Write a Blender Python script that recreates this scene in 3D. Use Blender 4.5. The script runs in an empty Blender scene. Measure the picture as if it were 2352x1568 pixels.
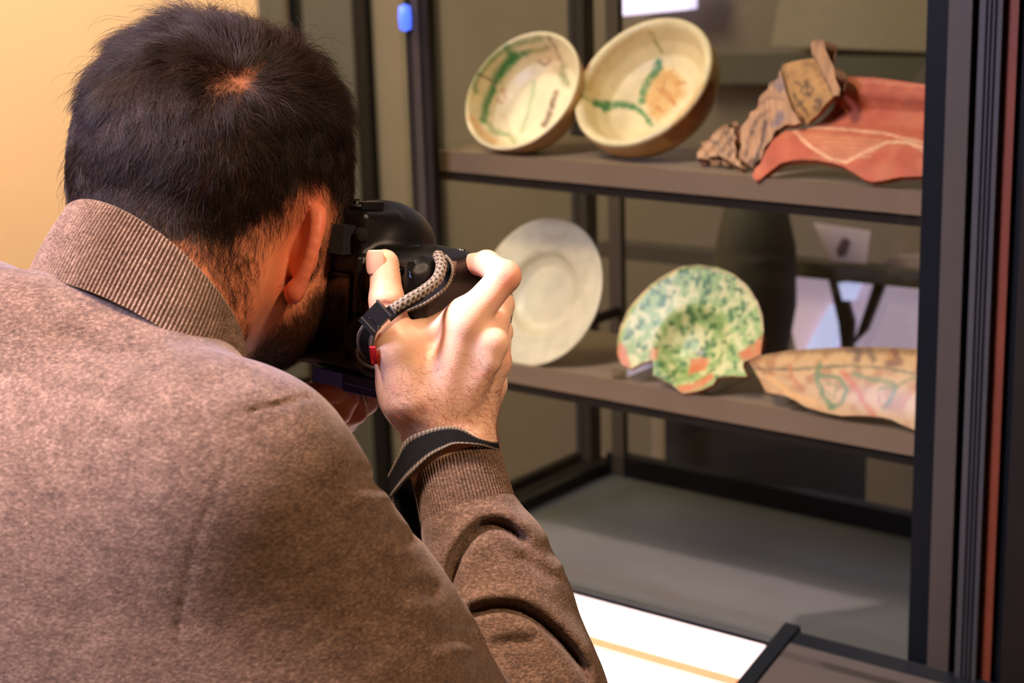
import bpy, bmesh, math, random, time
import numpy as np
from mathutils import Vector, Matrix
from mathutils.geometry import delaunay_2d_cdt
random.seed(7); RNG = np.random.default_rng(7); T0 = time.time()
SC = bpy.context.scene

# ------------------------------------------------------------------ camera
FPX, CX, CY = 4000.0, 1176.0, 784.0
_p, _r = math.asin(0.25), math.radians(1.7)
_R0 = np.array([1, 0, 0.]); _D0 = np.array([0, -math.sin(_p), -math.cos(_p)])
CF = np.array([0, math.cos(_p), -math.sin(_p)])
CR = _R0 * math.cos(_r) + _D0 * math.sin(_r)
CD = _D0 * math.cos(_r) - _R0 * math.sin(_r)
CAM = np.array([0, 0, 1.6])
cam_data = bpy.data.cameras.new('camera'); cam = bpy.data.objects.new('camera', cam_data)
SC.collection.objects.link(cam); SC.camera = cam
cam_data.sensor_width = 36.0; cam_data.lens = FPX / 2352 * 36.0
cam_data.clip_start = 0.05; cam_data.clip_end = 50
cam_data.dof.use_dof = True; cam_data.dof.focus_distance = 1.16; cam_data.dof.aperture_fstop = 8.5
M = Matrix.Identity(4)
for i in range(3):
    M[i][0] = CR[i]; M[i][1] = -CD[i]; M[i][2] = -CF[i]; M[i][3] = CAM[i]
cam.matrix_world = M

def P(x, y, d):                       # a point at depth d on the sight line of a pixel
    return CAM + d * (CF + (x - CX) / FPX * CR + (y - CY) / FPX * CD)
def proj(q):
    q = np.asarray(q) - CAM; z = q @ CF
    return CX + FPX * (q @ CR) / z, CY + FPX * (q @ CD) / z
def onp(x, y, q, n):                  # sight line of a pixel met with a plane
    r = CF + (x - CX) / FPX * CR + (y - CY) / FPX * CD
    return CAM + r * (((q - CAM) @ n) / (r @ n))
def nrm(v):
    v = np.asarray(v, float); return v / np.linalg.norm(v)
# case directions: UX runs along the front glass to the right, VX into the case
_h = math.radians(-51.867)
UX = -np.array([math.sin(_h), math.cos(_h), 0.]); VX = np.array([math.cos(_h), -math.sin(_h), 0.]); ZX = np.array([0, 0, 1.])
CA = P(1005, 1272, 2.2)               # front left foot of the glass case (top of its base)
def cs(u, v, z): return CA + UX * u + VX * v + ZX * z

# ------------------------------------------------------------------ world, light, exposure
def lin(c):
    c = np.asarray(c, float) / 255.0
    return np.where(c <= 0.04045, c / 12.92, ((c + 0.055) / 1.055) ** 2.4)
w = bpy.data.worlds.new('world'); SC.world = w; w.use_nodes = True
w.node_tree.nodes['Background'].inputs[0].default_value = (0.55, 0.45, 0.40, 1)
w.node_tree.nodes['Background'].inputs[1].default_value = 0.25
SC.view_settings.view_transform = 'Standard'; SC.view_settings.look = 'None'
SC.view_settings.exposure = 1.1; SC.view_settings.gamma = 1.0
SC.view_settings.use_curve_mapping = False
SC.cycles.max_bounces = 8; SC.cycles.transparent_max_bounces = 12
SC.cycles.caustics_reflective = False; SC.cycles.caustics_refractive = False
SC.cycles.sample_clamp_indirect = 4.0

def aim(o, loc, to):
    o.location = Vector(loc); o.rotation_euler = (Vector(to) - Vector(loc)).to_track_quat('-Z', 'Y').to_euler()
def area(name, loc, to, size, power, col, size_y=None, spread=None):
    l = bpy.data.lights.new(name, 'AREA'); l.energy = power; l.color = col; l.size = size
    if size_y: l.shape = 'RECTANGLE'; l.size_y = size_y
    if spread: l.spread = math.radians(spread)
    o = bpy.data.objects.new(name, l); SC.collection.objects.link(o); aim(o, loc, to); return o
def spot(name, loc, to, power, col, ang, blend=0.5, rad=0.05):
    l = bpy.data.lights.new(name, 'SPOT'); l.energy = power; l.color = col
    l.spot_size = math.radians(ang); l.spot_blend = blend; l.shadow_soft_size = rad
    o = bpy.data.objects.new(name, l); SC.collection.objects.link(o); aim(o, loc, to); return o
LIGHTS = dict(key=23, fill=9, wall=52, case=1.6, pots=10.5, rail=11, back=4.8, top=6)
spot('ceiling_spot_warm', (0.95, 0.22, 2.75), P(960, 720, 1.15), LIGHTS['key'] * 3, (1.0, 0.68, 0.46), 40, 0.8, 0.10)
area('ceiling_lamp_cool', (-1.45, 0.75, 2.45), P(150, 700, 1.1), 0.6, LIGHTS['fill'], (0.66, 0.62, 1.0), spread=80)
area('shoulder_fill', (-0.85, 0.95, 2.85), P(-60, 850, 1.15), 0.30, LIGHTS['top'], (1.0, 0.74, 0.66), spread=70)  # unseen lamp added to brighten the upper left shoulder
area('wall_washer', (-1.5, 2.6, 2.75), (-1.3, 4.3, 1.3), 1.2, LIGHTS['wall'], (1.0, 0.82, 0.60))
spot('spot_on_rail', tuple(cs(0.25, -0.55, 1.85)), cs(0.25, -0.06, 0.0), LIGHTS['rail'], (1.0, 0.86, 0.74), 34, 0.6, 0.05)
spot('spot_on_pottery', tuple(cs(0.20, -0.75, 1.55)), cs(0.30, 0.12, 0.42), LIGHTS['pots'], (1.0, 0.78, 0.55), 44, 0.7, 0.06)
area('back_fill', tuple(cs(0.5, 1.0, 1.7)), cs(0.3, 1.6, 0.5), 0.6, LIGHTS['back'], (1.0, 0.84, 0.66))  # unseen lamp added to brighten the background behind the case

# ------------------------------------------------------------------ materials
def newmat(name):
    m = bpy.data.materials.new(name); m.use_nodes = True
    nt = m.node_tree; b = nt.nodes['Principled BSDF']; return m, nt, b
def mat(name, col, rough=0.5, metal=0.0, spec=0.5, noise=0.0, nscale=60, bump=0.0, bscale=200, attr=False, sss=0.0, sheen=0.0, coat=0.0, emit=None, estr=0.0):
    m, nt, b = newmat(name); c = lin(col)
    b.inputs['Base Color'].default_value = (*c, 1); b.inputs['Roughness'].default_value = rough
    b.inputs['Metallic'].default_value = metal; b.inputs['Specular IOR Level'].default_value = spec
    tc = nt.nodes.new('ShaderNodeTexCoord')
    src = None
    if attr:
        a = nt.nodes.new('ShaderNodeVertexColor'); a.layer_name = 'Col'; src = a.outputs['Color']
    if noise > 0:
        n = nt.nodes.new('ShaderNodeTexNoise'); n.inputs['Scale'].default_value = nscale; n.inputs['Detail'].default_value = 5
        nt.links.new(tc.outputs['Object'], n.inputs['Vector'])
        mr = nt.nodes.new('ShaderNodeMapRange'); mr.inputs['From Min'].default_value = 0.3; mr.inputs['From Max'].default_value = 0.7
        mr.inputs['To Min'].default_value = 1 - noise; mr.inputs['To Max'].default_value = 1 + noise
        nt.links.new(n.outputs['Fac'], mr.inputs['Value'])
        mx = nt.nodes.new('ShaderNodeMix'); mx.data_type = 'RGBA'; mx.blend_type = 'MULTIPLY'; mx.inputs['Factor'].default_value = 1
        if src: nt.links.new(src, mx.inputs['A'])
        else: mx.inputs['A'].default_value = (*c, 1)
        nt.links.new(mr.outputs['Result'], mx.inputs['B']); src = mx.outputs['Result']
    if src: nt.links.new(src, b.inputs['Base Color'])
    if bump > 0:
        n2 = nt.nodes.new('ShaderNodeTexNoise'); n2.inputs['Scale'].default_value = bscale; n2.inputs['Detail'].default_value = 4
        nt.links.new(tc.outputs['Object'], n2.inputs['Vector'])
        bp = nt.nodes.new('ShaderNodeBump'); bp.inputs['Strength'].default_value = bump; bp.inputs['Distance'].default_value = 0.002
        nt.links.new(n2.outputs['Fac'], bp.inputs['Height']); nt.links.new(bp.outputs['Normal'], b.inputs['Normal'])
    if sss: 
        b.inputs['Subsurface Weight'].default_value = sss; b.inputs['Subsurface Radius'].default_value = (0.008, 0.003, 0.0015); b.inputs['Subsurface Scale'].default_value = 1.0
    if sheen: b.inputs['Sheen Weight'].default_value = sheen; b.inputs['Sheen Roughness'].default_value = 0.5
    if coat: b.inputs['Coat Weight'].default_value = coat; b.inputs['Coat Roughness'].default_value = 0.15
    if emit is not None:
        b.inputs['Emission Color'].default_value = (*lin(emit), 1); b.inputs['Emission Strength'].default_value = estr
    return m
def glass_mat(name, tint=(0.93, 0.95, 0.93), refl=1.0, rough=0.0, haze=0.0, hazecol=(120, 105, 90)):
    m = bpy.data.materials.new(name); m.use_nodes = True; nt = m.node_tree; nt.nodes.clear()
    o = nt.nodes.new('ShaderNodeOutputMaterial'); t = nt.nodes.new('ShaderNodeBsdfTransparent'); t.inputs[0].default_value = (*tint, 1)
    g = nt.nodes.new('ShaderNodeBsdfGlossy'); g.inputs['Roughness'].default_value = rough; g.inputs[0].default_value = (refl, refl, refl, 1)
    fr = nt.nodes.new('ShaderNodeFresnel')
    ge = nt.nodes.new('ShaderNodeNewGeometry'); mi = nt.nodes.new('ShaderNodeMapRange'); mi.inputs['To Min'].default_value = 1.45; mi.inputs['To Max'].default_value = 1 / 1.45
    nt.links.new(ge.outputs['Backfacing'], mi.inputs['Value']); nt.links.new(mi.outputs['Result'], fr.inputs[0])   # a parallel pane: same reflectance leaving as entering
    mx = nt.nodes.new('ShaderNodeMixShader')
    nt.links.new(fr.outputs[0], mx.inputs[0]); nt.links.new(t.outputs[0], mx.inputs[1]); nt.links.new(g.outputs[0], mx.inputs[2])
    out = mx.outputs[0]
    if haze > 0:
        d = nt.nodes.new('ShaderNodeBsdfDiffuse'); d.inputs[0].default_value = (*lin(hazecol), 1)
        m2 = nt.nodes.new('ShaderNodeMixShader'); m2.inputs[0].default_value = haze
        nt.links.new(out, m2.inputs[1]); nt.links.new(d.outputs[0], m2.inputs[2]); out = m2.outputs[0]
    nt.links.new(out, o.inputs[0]); return m

# ------------------------------------------------------------------ object helpers
def link(o, parent=None, label=None, cat=None, group=None, kind=None):
    SC.collection.objects.link(o)
    if parent: o.parent = parent
    if label: o['label'] = label
    if cat: o['category'] = cat
    if group: o['group'] = group
    if kind: o['kind'] = kind
    return o
def mesh_obj(name, verts, faces, m, parent=None, smooth=True, cols=None, **kw):
    me = bpy.data.meshes.new(name)
    if isinstance(verts, np.ndarray) and isinstance(faces, np.ndarray) and len(faces):
        nv, nf, k = len(verts), len(faces), faces.shape[1]
        me.vertices.add(nv); me.vertices.foreach_set('co', np.ascontiguousarray(verts, dtype=np.float32).ravel())
        me.loops.add(nf * k); me.loops.foreach_set('vertex_index', np.ascontiguousarray(faces, dtype=np.int32).ravel())
        me.polygons.add(nf); me.polygons.foreach_set('loop_start', np.arange(0, nf * k, k, dtype=np.int32))
        me.update(calc_edges=True); me.validate()
    else:
        me.from_pydata([tuple(v) for v in verts], [], [tuple(int(i) for i in f) for f in faces]); me.update()
    if smooth: me.polygons.foreach_set('use_smooth', np.ones(len(me.polygons), dtype=bool))
    if cols is not None:
        a = me.color_attributes.new('Col', 'FLOAT_COLOR', 'POINT')
        c4 = np.ones((len(me.vertices), 4), np.float32); c4[:, :3] = cols; a.data.foreach_set('color', c4.ravel())
    me.materials.append(m)
    return link(bpy.data.objects.new(name, me), parent, **kw)
def bm_obj(name, bm, m, parent=None, smooth=False, bevel=0.0, **kw):
    me = bpy.data.meshes.new(name)
    if bevel > 0:
        bmesh.ops.bevel(bm, geom=[e for e in bm.edges if len(e.link_faces) == 2 and e.calc_face_angle() > 0.6], offset=bevel, segments=2, affect='EDGES', profile=0.6)
    bmesh.ops.recalc_face_normals(bm, faces=bm.faces)
    bm.to_mesh(me); bm.free(); me.materials.append(m)
    if smooth: me.polygons.foreach_set('use_smooth', np.ones(len(me.polygons), dtype=bool))
    return link(bpy.data.objects.new(name, me), parent, **kw)
def frame_mat(o, x, y, z):
    return Matrix(((x[0], y[0], z[0], o[0]), (x[1], y[1], z[1], o[1]), (x[2], y[2], z[2], o[2]), (0, 0, 0, 1)))
def add_box(bm, c0, c1, mt=None):
    vs = [bm.verts.new(((c0[0], c1[0])[i & 1], (c0[1], c1[1])[i >> 1 & 1], (c0[2], c1[2])[i >> 2 & 1])) for i in range(8)]
    if mt is not None:
        for v in vs: v.co = mt @ v.co
    for f in ((0, 2, 3, 1), (4, 5, 7, 6), (0, 1, 5, 4), (2, 6, 7, 3), (0, 4, 6, 2), (1, 3, 7, 5)): bm.faces.new([vs[i] for i in f])
def box(name, c0, c1, m, parent=None, mt=None, bevel=0.0, **kw):
    bm = bmesh.new(); add_box(bm, c0, c1, mt); return bm_obj(name, bm, m, parent, bevel=bevel, **kw)
def add_lathe(bm, prof, mt, n=48, close=False):
    rings = []
    for r, z in prof:
        if r < 1e-6: rings.append([bm.verts.new(mt @ Vector((0, 0, z)))])
        else: rings.append([bm.verts.new(mt @ Vector((r * math.cos(2 * math.pi * i / n), r * math.sin(2 * math.pi * i / n), z))) for i in range(n)])
    pairs = list(zip(rings[:-1], rings[1:]))
    if close: pairs.append((rings[-1], rings[0]))
    for a, b in pairs:
        for i in range(n):
            j = (i + 1) % n
            f = [a[i % len(a)], a[j % len(a)], b[j % len(b)], b[i % len(b)]]
            f = list(dict.fromkeys(f))
            if len(f) > 2: bm.faces.new(f)
def lathe(name, prof, mt, m, parent=None, n=48, close=False, **kw):
    bm = bmesh.new(); add_lathe(bm, prof, mt, n, close); return bm_obj(name, bm, m, parent, smooth=True, **kw)
def tube_pts(path, rad, n=10, flat=1.0, upv=None, closed=False):
    path = np.asarray(path, float); L = len(path); rad = np.broadcast_to(rad, (L,))
    vs = []; fs = []
    for i in range(L):
        t = path[min(i + 1, L - 1)] - path[max(i - 1, 0)] if not closed else path[(i + 1) % L] - path[i - 1]
        t = nrm(t); up = upv[i] if upv is not None else np.array([0.1, 0.2, 1.])
        a = nrm(np.cross(t, up)); b = np.cross(a, t)
        for k in range(n):
            th = 2 * math.pi * k / n; vs.append(path[i] + rad[i] * (math.cos(th) * a + math.sin(th) * b * flat))
    for i in range(L if closed else L - 1):
        for k in range(n): fs.append((i * n + k, i * n + (k + 1) % n, ((i + 1) % L) * n + (k + 1) % n, ((i + 1) % L) * n + k))
    if not closed: fs += [tuple(range(n - 1, -1, -1)), tuple((L - 1) * n + k for k in range(n))]
    return vs, fs
def tube(name, path, rad, m, parent=None, **kw):
    tk = {k: kw.pop(k) for k in ('n', 'flat', 'upv', 'closed') if k in kw}
    v, f = tube_pts(path, rad, **tk); return mesh_obj(name, v, f, m, parent, **kw)
def spline(pts, n):
    pts = np.asarray(pts, float); L = len(pts); out = []
    for t in np.linspace(0, L - 1, n):
        i = min(int(t), L - 2); u = t - i
        p0, p1, p2, p3 = pts[max(i - 1, 0)], pts[i], pts[i + 1], pts[min(i + 2, L - 1)]
        out.append(0.5 * (2 * p1 + (p2 - p0) * u + (2 * p0 - 5 * p1 + 4 * p2 - p3) * u * u + (3 * p1 - p0 - 3 * p2 + p3) * u ** 3))
    return np.array(out)
def ribbon(name, path, widthdir, width, thick, m, parent=None, cols=None, nw=8, **kw):
    """a flat webbing strap: path points, per point width direction"""
    path = np.asarray(path, float); L = len(path); vs = []; cc = []
    for i in range(L):
        t = nrm(path[min(i + 1, L - 1)] - path[max(i - 1, 0)]); wd = np.asarray(widthdir[i], float); wd = nrm(wd - t * (wd @ t)); nn = np.cross(t, wd)
        for s in (1, -1):
            for k in range(nw + 1):
                q = (k / nw * 2 - 1) * s
                vs.append(path[i] + wd * width / 2 * q + nn * s * thick / 2 * (1 - 0.5 * abs(q) ** 6))
                cc.append(abs(q))
    n = 2 * (nw + 1); fs = []
    for i in range(L - 1):
        for k in range(n): fs.append((i * n + k, i * n + (k + 1) % n, (i + 1) * n + (k + 1) % n, (i + 1) * n + k))
    fs += [tuple(range(n - 1, -1, -1)), tuple((L - 1) * n + k for k in range(n))]
    col = None
    if cols is not None:
        a, b = lin(cols[0]), lin(cols[1]); q = np.array(cc)[:, None]; col = np.where(q > 0.82, b, a)
    return mesh_obj(name, vs, fs, m, parent, cols=col, **kw)

# ------------------------------------------------------------------ implicit solids
class Solid:
    def __init__(s): s.p = []; s.cm = 0.07
    def _add(s, fn, c, r, k, op): s.p.append((fn, np.asarray(c, np.float32), r, k, op))
    def cone(s, a, b, ra, rb, k=0.01, op=1, flat=None):
        a = np.asarray(a, np.float32); b = np.asarray(b, np.float32); d = b - a; dd = float(d @ d) + 1e-12
        if flat is not None: fa, fs = np.asarray(nrm(flat[0]), np.float32), flat[1]
        def fn(q):
            v = q - a; t = np.clip((v @ d) / dd, 0, 1); e = v - t[..., None] * d
            if flat is None: return np.sqrt((e * e).sum(-1)) - (ra + (rb - ra) * t)
            z = e @ fa; e = e + fa * (z * (1 / fs - 1))[..., None]
            return (np.sqrt((e * e).sum(-1)) - (ra + (rb - ra) * t)) * min(1.0, fs * 1.1)
        s._add(fn, (a + b) / 2, math.sqrt(dd) / 2 + max(ra, rb), k, op)
    def chain(s, pts, rs, k=0.01, op=1, flat=None):
        for i in range(len(pts) - 1): s.cone(pts[i], pts[i + 1], rs[i], rs[i + 1], k if i == 0 else min(k, 0.004), op, flat)
    def ell(s, c, r, ax=None, k=0.01, op=1):
        c = np.asarray(c, np.float32); r = np.asarray(r, np.float32); ax = np.eye(3, dtype=np.float32) if ax is None else np.asarray(ax, np.float32)
        def fn(q):
            l = (q - c) @ ax.T; k0 = np.sqrt(((l / r) ** 2).sum(-1)); k1 = np.sqrt(((l / r / r) ** 2).sum(-1))
            return k0 * (k0 - 1) / np.maximum(k1, 1e-6)
        s._add(fn, c, float(r.max()), k, op)
    def box(s, c, h, ax=None, rd=0.004, k=0.004, op=1):
        c = np.asarray(c, np.float32); h = np.asarray(h, np.float32) - rd; ax = np.eye(3, dtype=np.float32) if ax is None else np.asarray(ax, np.float32)
        def fn(q):
            l = np.abs((q - c) @ ax.T) - h
            return np.sqrt((np.maximum(l, 0) ** 2).sum(-1)) + np.minimum(l.max(-1), 0) - rd
        s._add(fn, c, float(np.linalg.norm(h)) + rd, k, op)
    def ev(s, q, mask_c=None, mask_r=0, disp=None):
        """q (N,m,3); mask_c (N,3) block centres"""
        d = np.full(q.shape[:-1], 1.0, np.float32)
        for fn, c, r, k, op in s.p:
            if mask_c is not None:
                sel = np.linalg.norm(mask_c - c, axis=1) < r * 1.05 + s.cm + mask_r
                if not sel.any(): continue
                x = fn(q[sel]); y = d[sel]
            else: sel = slice(None); x = fn(q); y = d
            if op == 1:
                h = np.clip(0.5 + 0.5 * (y - x) / k, 0, 1); y = y * (1 - h) + x * h - k * h * (1 - h)
            else:
                x = -x; h = np.clip(0.5 - 0.5 * (y - x) / k, 0, 1); y = y * (1 - h) + x * h + k * h * (1 - h)
            d[sel] = y
        if disp is not None:
            m = np.abs(d) < 0.016; d[m] += disp(q[m])
        return d
    def mesh(s, h, disp=None, margin=0.006):
        s.cm = max(k for *_, k, _o in s.p) + 0.012
        lo = np.min([c - r for _, c, r, k, op in s.p if op == 1], axis=0) - 0.02; hi = np.max([c + r for _, c, r, k, op in s.p if op == 1], axis=0) + 0.02
        B = 8; nb = np.ceil((hi - lo) / (h * B)).astype(int) + 1
        I = np.stack(np.meshgrid(*[np.arange(n) for n in nb], indexing='ij'), -1).reshape(-1, 3)
        cen = (lo + (I + 0.5) * (h * B)).astype(np.float32); hr = h * B * 0.5 * math.sqrt(3)
        keep = []
        for i in range(0, len(I), 200000):
            keep.append(np.abs(s.ev(cen[i:i + 200000], None)) < hr * 1.6 + margin)
        keep = np.concatenate(keep); I = I[keep]; cen = cen[keep]
        g = np.arange(B + 1); G = np.stack(np.meshgrid(g, g, g, indexing='ij'), -1).reshape(-1, 3)
        N = np.array(nb) * B + 2; key = lambda a: (a[..., 0].astype(np.int64) * N[1] + a[..., 1]) * N[2] + a[..., 2]
        off = np.array([(a, b, c) for a in (0, 1) for b in (0, 1) for c in (0, 1)])
        edges = [(i, j) for i in range(8) for j in range(i + 1, 8) if abs(off[i] - off[j]).sum() == 1]
        VK = []; VP = []; Q = []
        for i in range(0, len(I), 1500):
            Ib = I[i:i + 1500]; pi = Ib[:, None, :] * B + G[None]; q = (lo + pi * h).astype(np.float32)
            v = s.ev(q, cen[i:i + 1500], hr, disp).reshape(-1, B + 1, B + 1, B + 1)
            v = np.where(v == 0, 1e-9, v); neg = v < 0
            cnt = sum(neg[:, o[0]:B + o[0], o[1]:B + o[1], o[2]:B + o[2]].astype(np.int8) for o in off)
            bi, x, y, z = np.nonzero((cnt > 0) & (cnt < 8))
            if len(bi) == 0: continue
            cv = np.stack([v[bi, x + o[0], y + o[1], z + o[2]] for o in off], 1)
            acc = np.zeros((len(bi), 3)); num = np.zeros(len(bi))
            for a, b in edges:
                m = (cv[:, a] < 0) != (cv[:, b] < 0); t = np.where(m, cv[:, a] / np.where(m, cv[:, a] - cv[:, b], 1), 0)
                acc += m[:, None] * (off[a] + t[:, None] * (off[b] - off[a])); num += m
            cell = Ib[bi] * B + np.stack([x, y, z], 1)
            VK.append(key(cell)); VP.append(lo + (cell + acc / num[:, None]) * h)
            for ax in range(3):
                o = np.zeros(3, int); o[ax] = 1; o1 = np.zeros(3, int); o1[(ax + 1) % 3] = 1; o2 = np.zeros(3, int); o2[(ax + 2) % 3] = 1
                a = neg[:, :B, :B, :B]; b = neg[:, o[0]:B + o[0], o[1]:B + o[1], o[2]:B + o[2]]
                bi, x, y, z = np.nonzero(a != b)
                if len(bi) == 0: continue
                c = Ib[bi] * B + np.stack([x, y, z], 1); qd = np.stack([key(c - o1 - o2), key(c - o2), key(c), key(c - o1)], 1)
                fl = ~a[bi, x, y, z]; qd[fl] = qd[fl][:, ::-1]; Q.append(qd)
        VK = np.concatenate(VK); VP = np.concatenate(VP); Q = np.concatenate(Q)
        o = np.argsort(VK); VK = VK[o]; VP = VP[o]
        idx = np.clip(np.searchsorted(VK, Q), 0, len(VK) - 1); ok = (VK[idx] == Q).all(1)
        return VP, idx[ok]
    def grad(s, pts, eps=0.0015):
        pts = np.asarray(pts, np.float32); g = np.zeros((len(pts), 3)); 
        for a in range(3):
            e = np.zeros(3, np.float32); e[a] = eps
            g[:, a] = s.ev(pts + e) - s.ev(pts - e)
        return g / np.maximum(np.linalg.norm(g, axis=1, keepdims=True), 1e-9)

def vnoise(p, sc, seed=0):
    """cheap smooth value noise at points p, -1..1"""
    p = np.asarray(p, float) * sc + seed * 17.3; i = np.floor(p).astype(np.int64); f = p - i; f = f * f * (3 - 2 * f); r = 0
    for a in (0, 1):
        for b in (0, 1):
            for c in (0, 1):
                h = ((i[..., 0] + a) * 73856093) ^ ((i[..., 1] + b) * 19349663) ^ ((i[..., 2] + c) * 83492791) ^ (seed * 2654435)
                h = (h ^ (h >> 13)) * 1274126177 & 0x7fffffff; h = (h ^ (h >> 16)) & 0xffff
                wgt = (f[..., 0] if a else 1 - f[..., 0]) * (f[..., 1] if b else 1 - f[..., 1]) * (f[..., 2] if c else 1 - f[..., 2])
                r = r + wgt * (h / 32767.5 - 1)
    return r
def segd(px, py, pts):
    """distance in the plane from points to a polyline, and the position along it"""
    best = np.full(np.shape(px), 1e9); tt = np.zeros(np.shape(px)); pts = np.asarray(pts, float)
    for i in range(len(pts) - 1):
        a, b = pts[i], pts[i + 1]; d = b - a; t = np.clip(((px - a[0]) * d[0] + (py - a[1]) * d[1]) / max(d @ d, 1e-9), 0, 1)
        q = np.hypot(px - a[0] - t * d[0], py - a[1] - t * d[1]); m = q < best; best = np.where(m, q, best); tt = np.where(m, (i + t) / (len(pts) - 1), tt)
    return best, tt
def inpoly(px, py, poly):
    r = np.zeros(np.shape(px), bool); n = len(poly)
    for i in range(n):
        x0, y0 = poly[i]; x1, y1 = poly[(i + 1) % n]
        if y0 == y1: continue
        c = ((y0 > py) != (y1 > py)) & (px < (x1 - x0) * (py - y0) / (y1 - y0) + x0); r ^= c
    return r
def projn(q):
    q = np.asarray(q) - CAM; z = q @ CF; return CX + FPX * (q @ CR) / z, CY + FPX * (q @ CD) / z, z
# ================================================================== SETTING AND CASE
M_FLOOR = mat('floor_stone', (96, 84, 74), 0.55, noise=0.15, nscale=3)
M_WALL = mat('cream_plaster', (234, 198, 158), 0.85, noise=0.03, nscale=4, bump=0.1, bscale=80)
M_CEIL = mat('ceiling_grey', (90, 82, 76), 0.9, noise=0.05)
M_TAUPE = mat('taupe_panel', (122, 110, 96), 0.8, noise=0.10, nscale=2.5)
M_DARKP = mat('grey_green_metal', (72, 74, 68), 0.55, noise=0.06, nscale=6)
M_BLACK = mat('black_anodised_metal', (9, 14, 17), 0.4, spec=0.25, noise=0.1)
M_BROWNF = mat('bronze_frame', (26, 20, 13), 0.7, spec=0.2, noise=0.12, nscale=20)
M_GREYF = mat('grey_frame', (64, 57, 48), 0.5, metal=0.1, noise=0.06, nscale=15)
M_BLUEF = mat('blue_grey_frame', (60, 60, 58), 0.5, metal=0.1, noise=0.06, nscale=15)
M_RUST = mat('rust_red_strip', (108, 50, 26), 0.5, noise=0.12, nscale=20)
M_BASE = mat('case_base_grey', (92, 92, 86), 0.42, noise=0.07, nscale=8)
M_SHELF = mat('shelf_taupe', (142, 122, 98), 0.45, noise=0.06, nscale=10)
M_SHELFE = mat('shelf_edge', (124, 102, 80), 0.4, noise=0.06, nscale=10)
M_WHITE = mat('white_panel', (250, 240, 228), 0.6, noise=0.02)
M_WOODST = mat('pale_orange_strip', (222, 150, 100), 0.6, noise=0.05)
M_GLASS = glass_mat('case_glass', refl=0.55)
M_SGLASS = glass_mat('stand_acrylic', tint=(0.9, 0.88, 0.84), refl=0.9)
MC = frame_mat(CA, UX, VX, ZX)        # case frame

# room shell
X0, X1, Y0, Y1, H = -2.6, 2.4, -1.6, 4.4, 3.0
box('floor', (X0, Y0, -0.1), (X1, Y1, 0), M_FLOOR, kind='structure', label='dark stone floor of the room')
box('ceiling', (X0, Y0, H), (X1, Y1, H + 0.1), M_CEIL, kind='structure', label='grey ceiling over the room')
box('wall_back', (X0, Y1, -0.1), (X1, Y1 + 0.1, H + 0.1), M_WALL, kind='structure', label='warmly lit cream wall behind the man')
box('wall_left', (X0 - 0.1, Y0, -0.1), (X0, Y1, H + 0.1), M_WALL, kind='structure', label='cream side wall on the left')
box('wall_right', (X1, Y0, -0.1), (X1 + 0.1, Y1, H + 0.1), M_TAUPE, kind='structure', label='taupe side wall on the right')
box('wall_front', (X0, Y0 - 0.1, -0.1), (X1, Y0, H + 0.1), M_TAUPE, kind='structure', label='taupe wall behind the viewer')

def upx(x, y, v=0.0):                 # u and z of a pixel on the plane at depth v of the case
    q = onp(x, y, cs(0, v, 0), VX) - CA; return q @ UX, q @ ZX
# grey metal partition far left, behind the man
part = link(bpy.data.objects.new('metal_partition', None), label='dark grey-green metal partition with black seams beside the cream wall', cat='partition')
PV = 1.15
def strip(name, xa, xb, m, dv=0.0, th=0.03, z0=-0.79, z1=2.15, parent=part, y=500, V=PV):
    ua, _ = upx(xa, y, V); ub, _ = upx(xb, y, V)
    return box(name, (ua, V - dv, z0), (ub, V - dv + th, z1), m, parent, mt=MC, bevel=0.002)
strip('panel', 622, 690, M_DARKP); strip('seam', 690, 699, M_GREYF, 0.012, 0.04); strip('panel', 699, 722, M_BLACK)
strip('panel', 722, 846, M_DARKP, 0.0); strip('seam', 846, 876, M_BLACK, 0.02, 0.05); strip('panel', 876, 1010, mat('light_stone_panel', (112, 104, 88), 0.7, noise=0.08, nscale=5))
# taupe wall behind the case
uL, _ = upx(1010, 500, PV)
box('wall_partition', (uL, PV + 0.02, -0.79), (2.2, PV + 0.10, 2.15), M_TAUPE, mt=MC, kind='structure', label='taupe partition wall behind the glass case')

# ---- the display case
case = link(bpy.data.objects.new('display_case', None), label='tall glass museum case with dark metal frame holding pottery', cat='display case')
W_, D_, TOP = 0.93, 0.374, 1.12
def cbox(name, c0, c1, m, parent=case, bevel=0.0015, **kw): return box(name, c0, c1, m, parent, mt=MC, bevel=bevel, **kw)
cbox('plinth', (-0.05, -0.01, -0.79), (W_, D_ + 0.04, -0.03), mat('plinth_grey', (60, 58, 56), 0.5, noise=0.05))
cbox('base_panel', (0.0, 0.004, -0.03), (W_, D_ + 0.0, 0.0), M_BASE)
cbox('top_panel', (-0.05, -0.01, TOP), (W_, D_ + 0.04, TOP + 0.06), M_BLACK)
cbox('bottom_rail', (-0.045, 0.0, -0.03), (-0.012, D_ + 0.03, 0.012), M_BROWNF)
cbox('bottom_rail', (-0.012, 0.0, -0.03), (0.0, D_, 0.016), M_BLACK)
cbox('bottom_rail', (-0.056, 0.0, -0.03), (-0.045, D_ + 0.03, 0.022), M_BLACK)
cbox('bottom_rail', (0.0, D_, -0.03), (W_, D_ + 0.02, 0.030), M_BLACK)
cbox('bottom_rail', (-0.02, -0.002, -0.03), (W_, 0.004, -0.001), M_BLACK)
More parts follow.
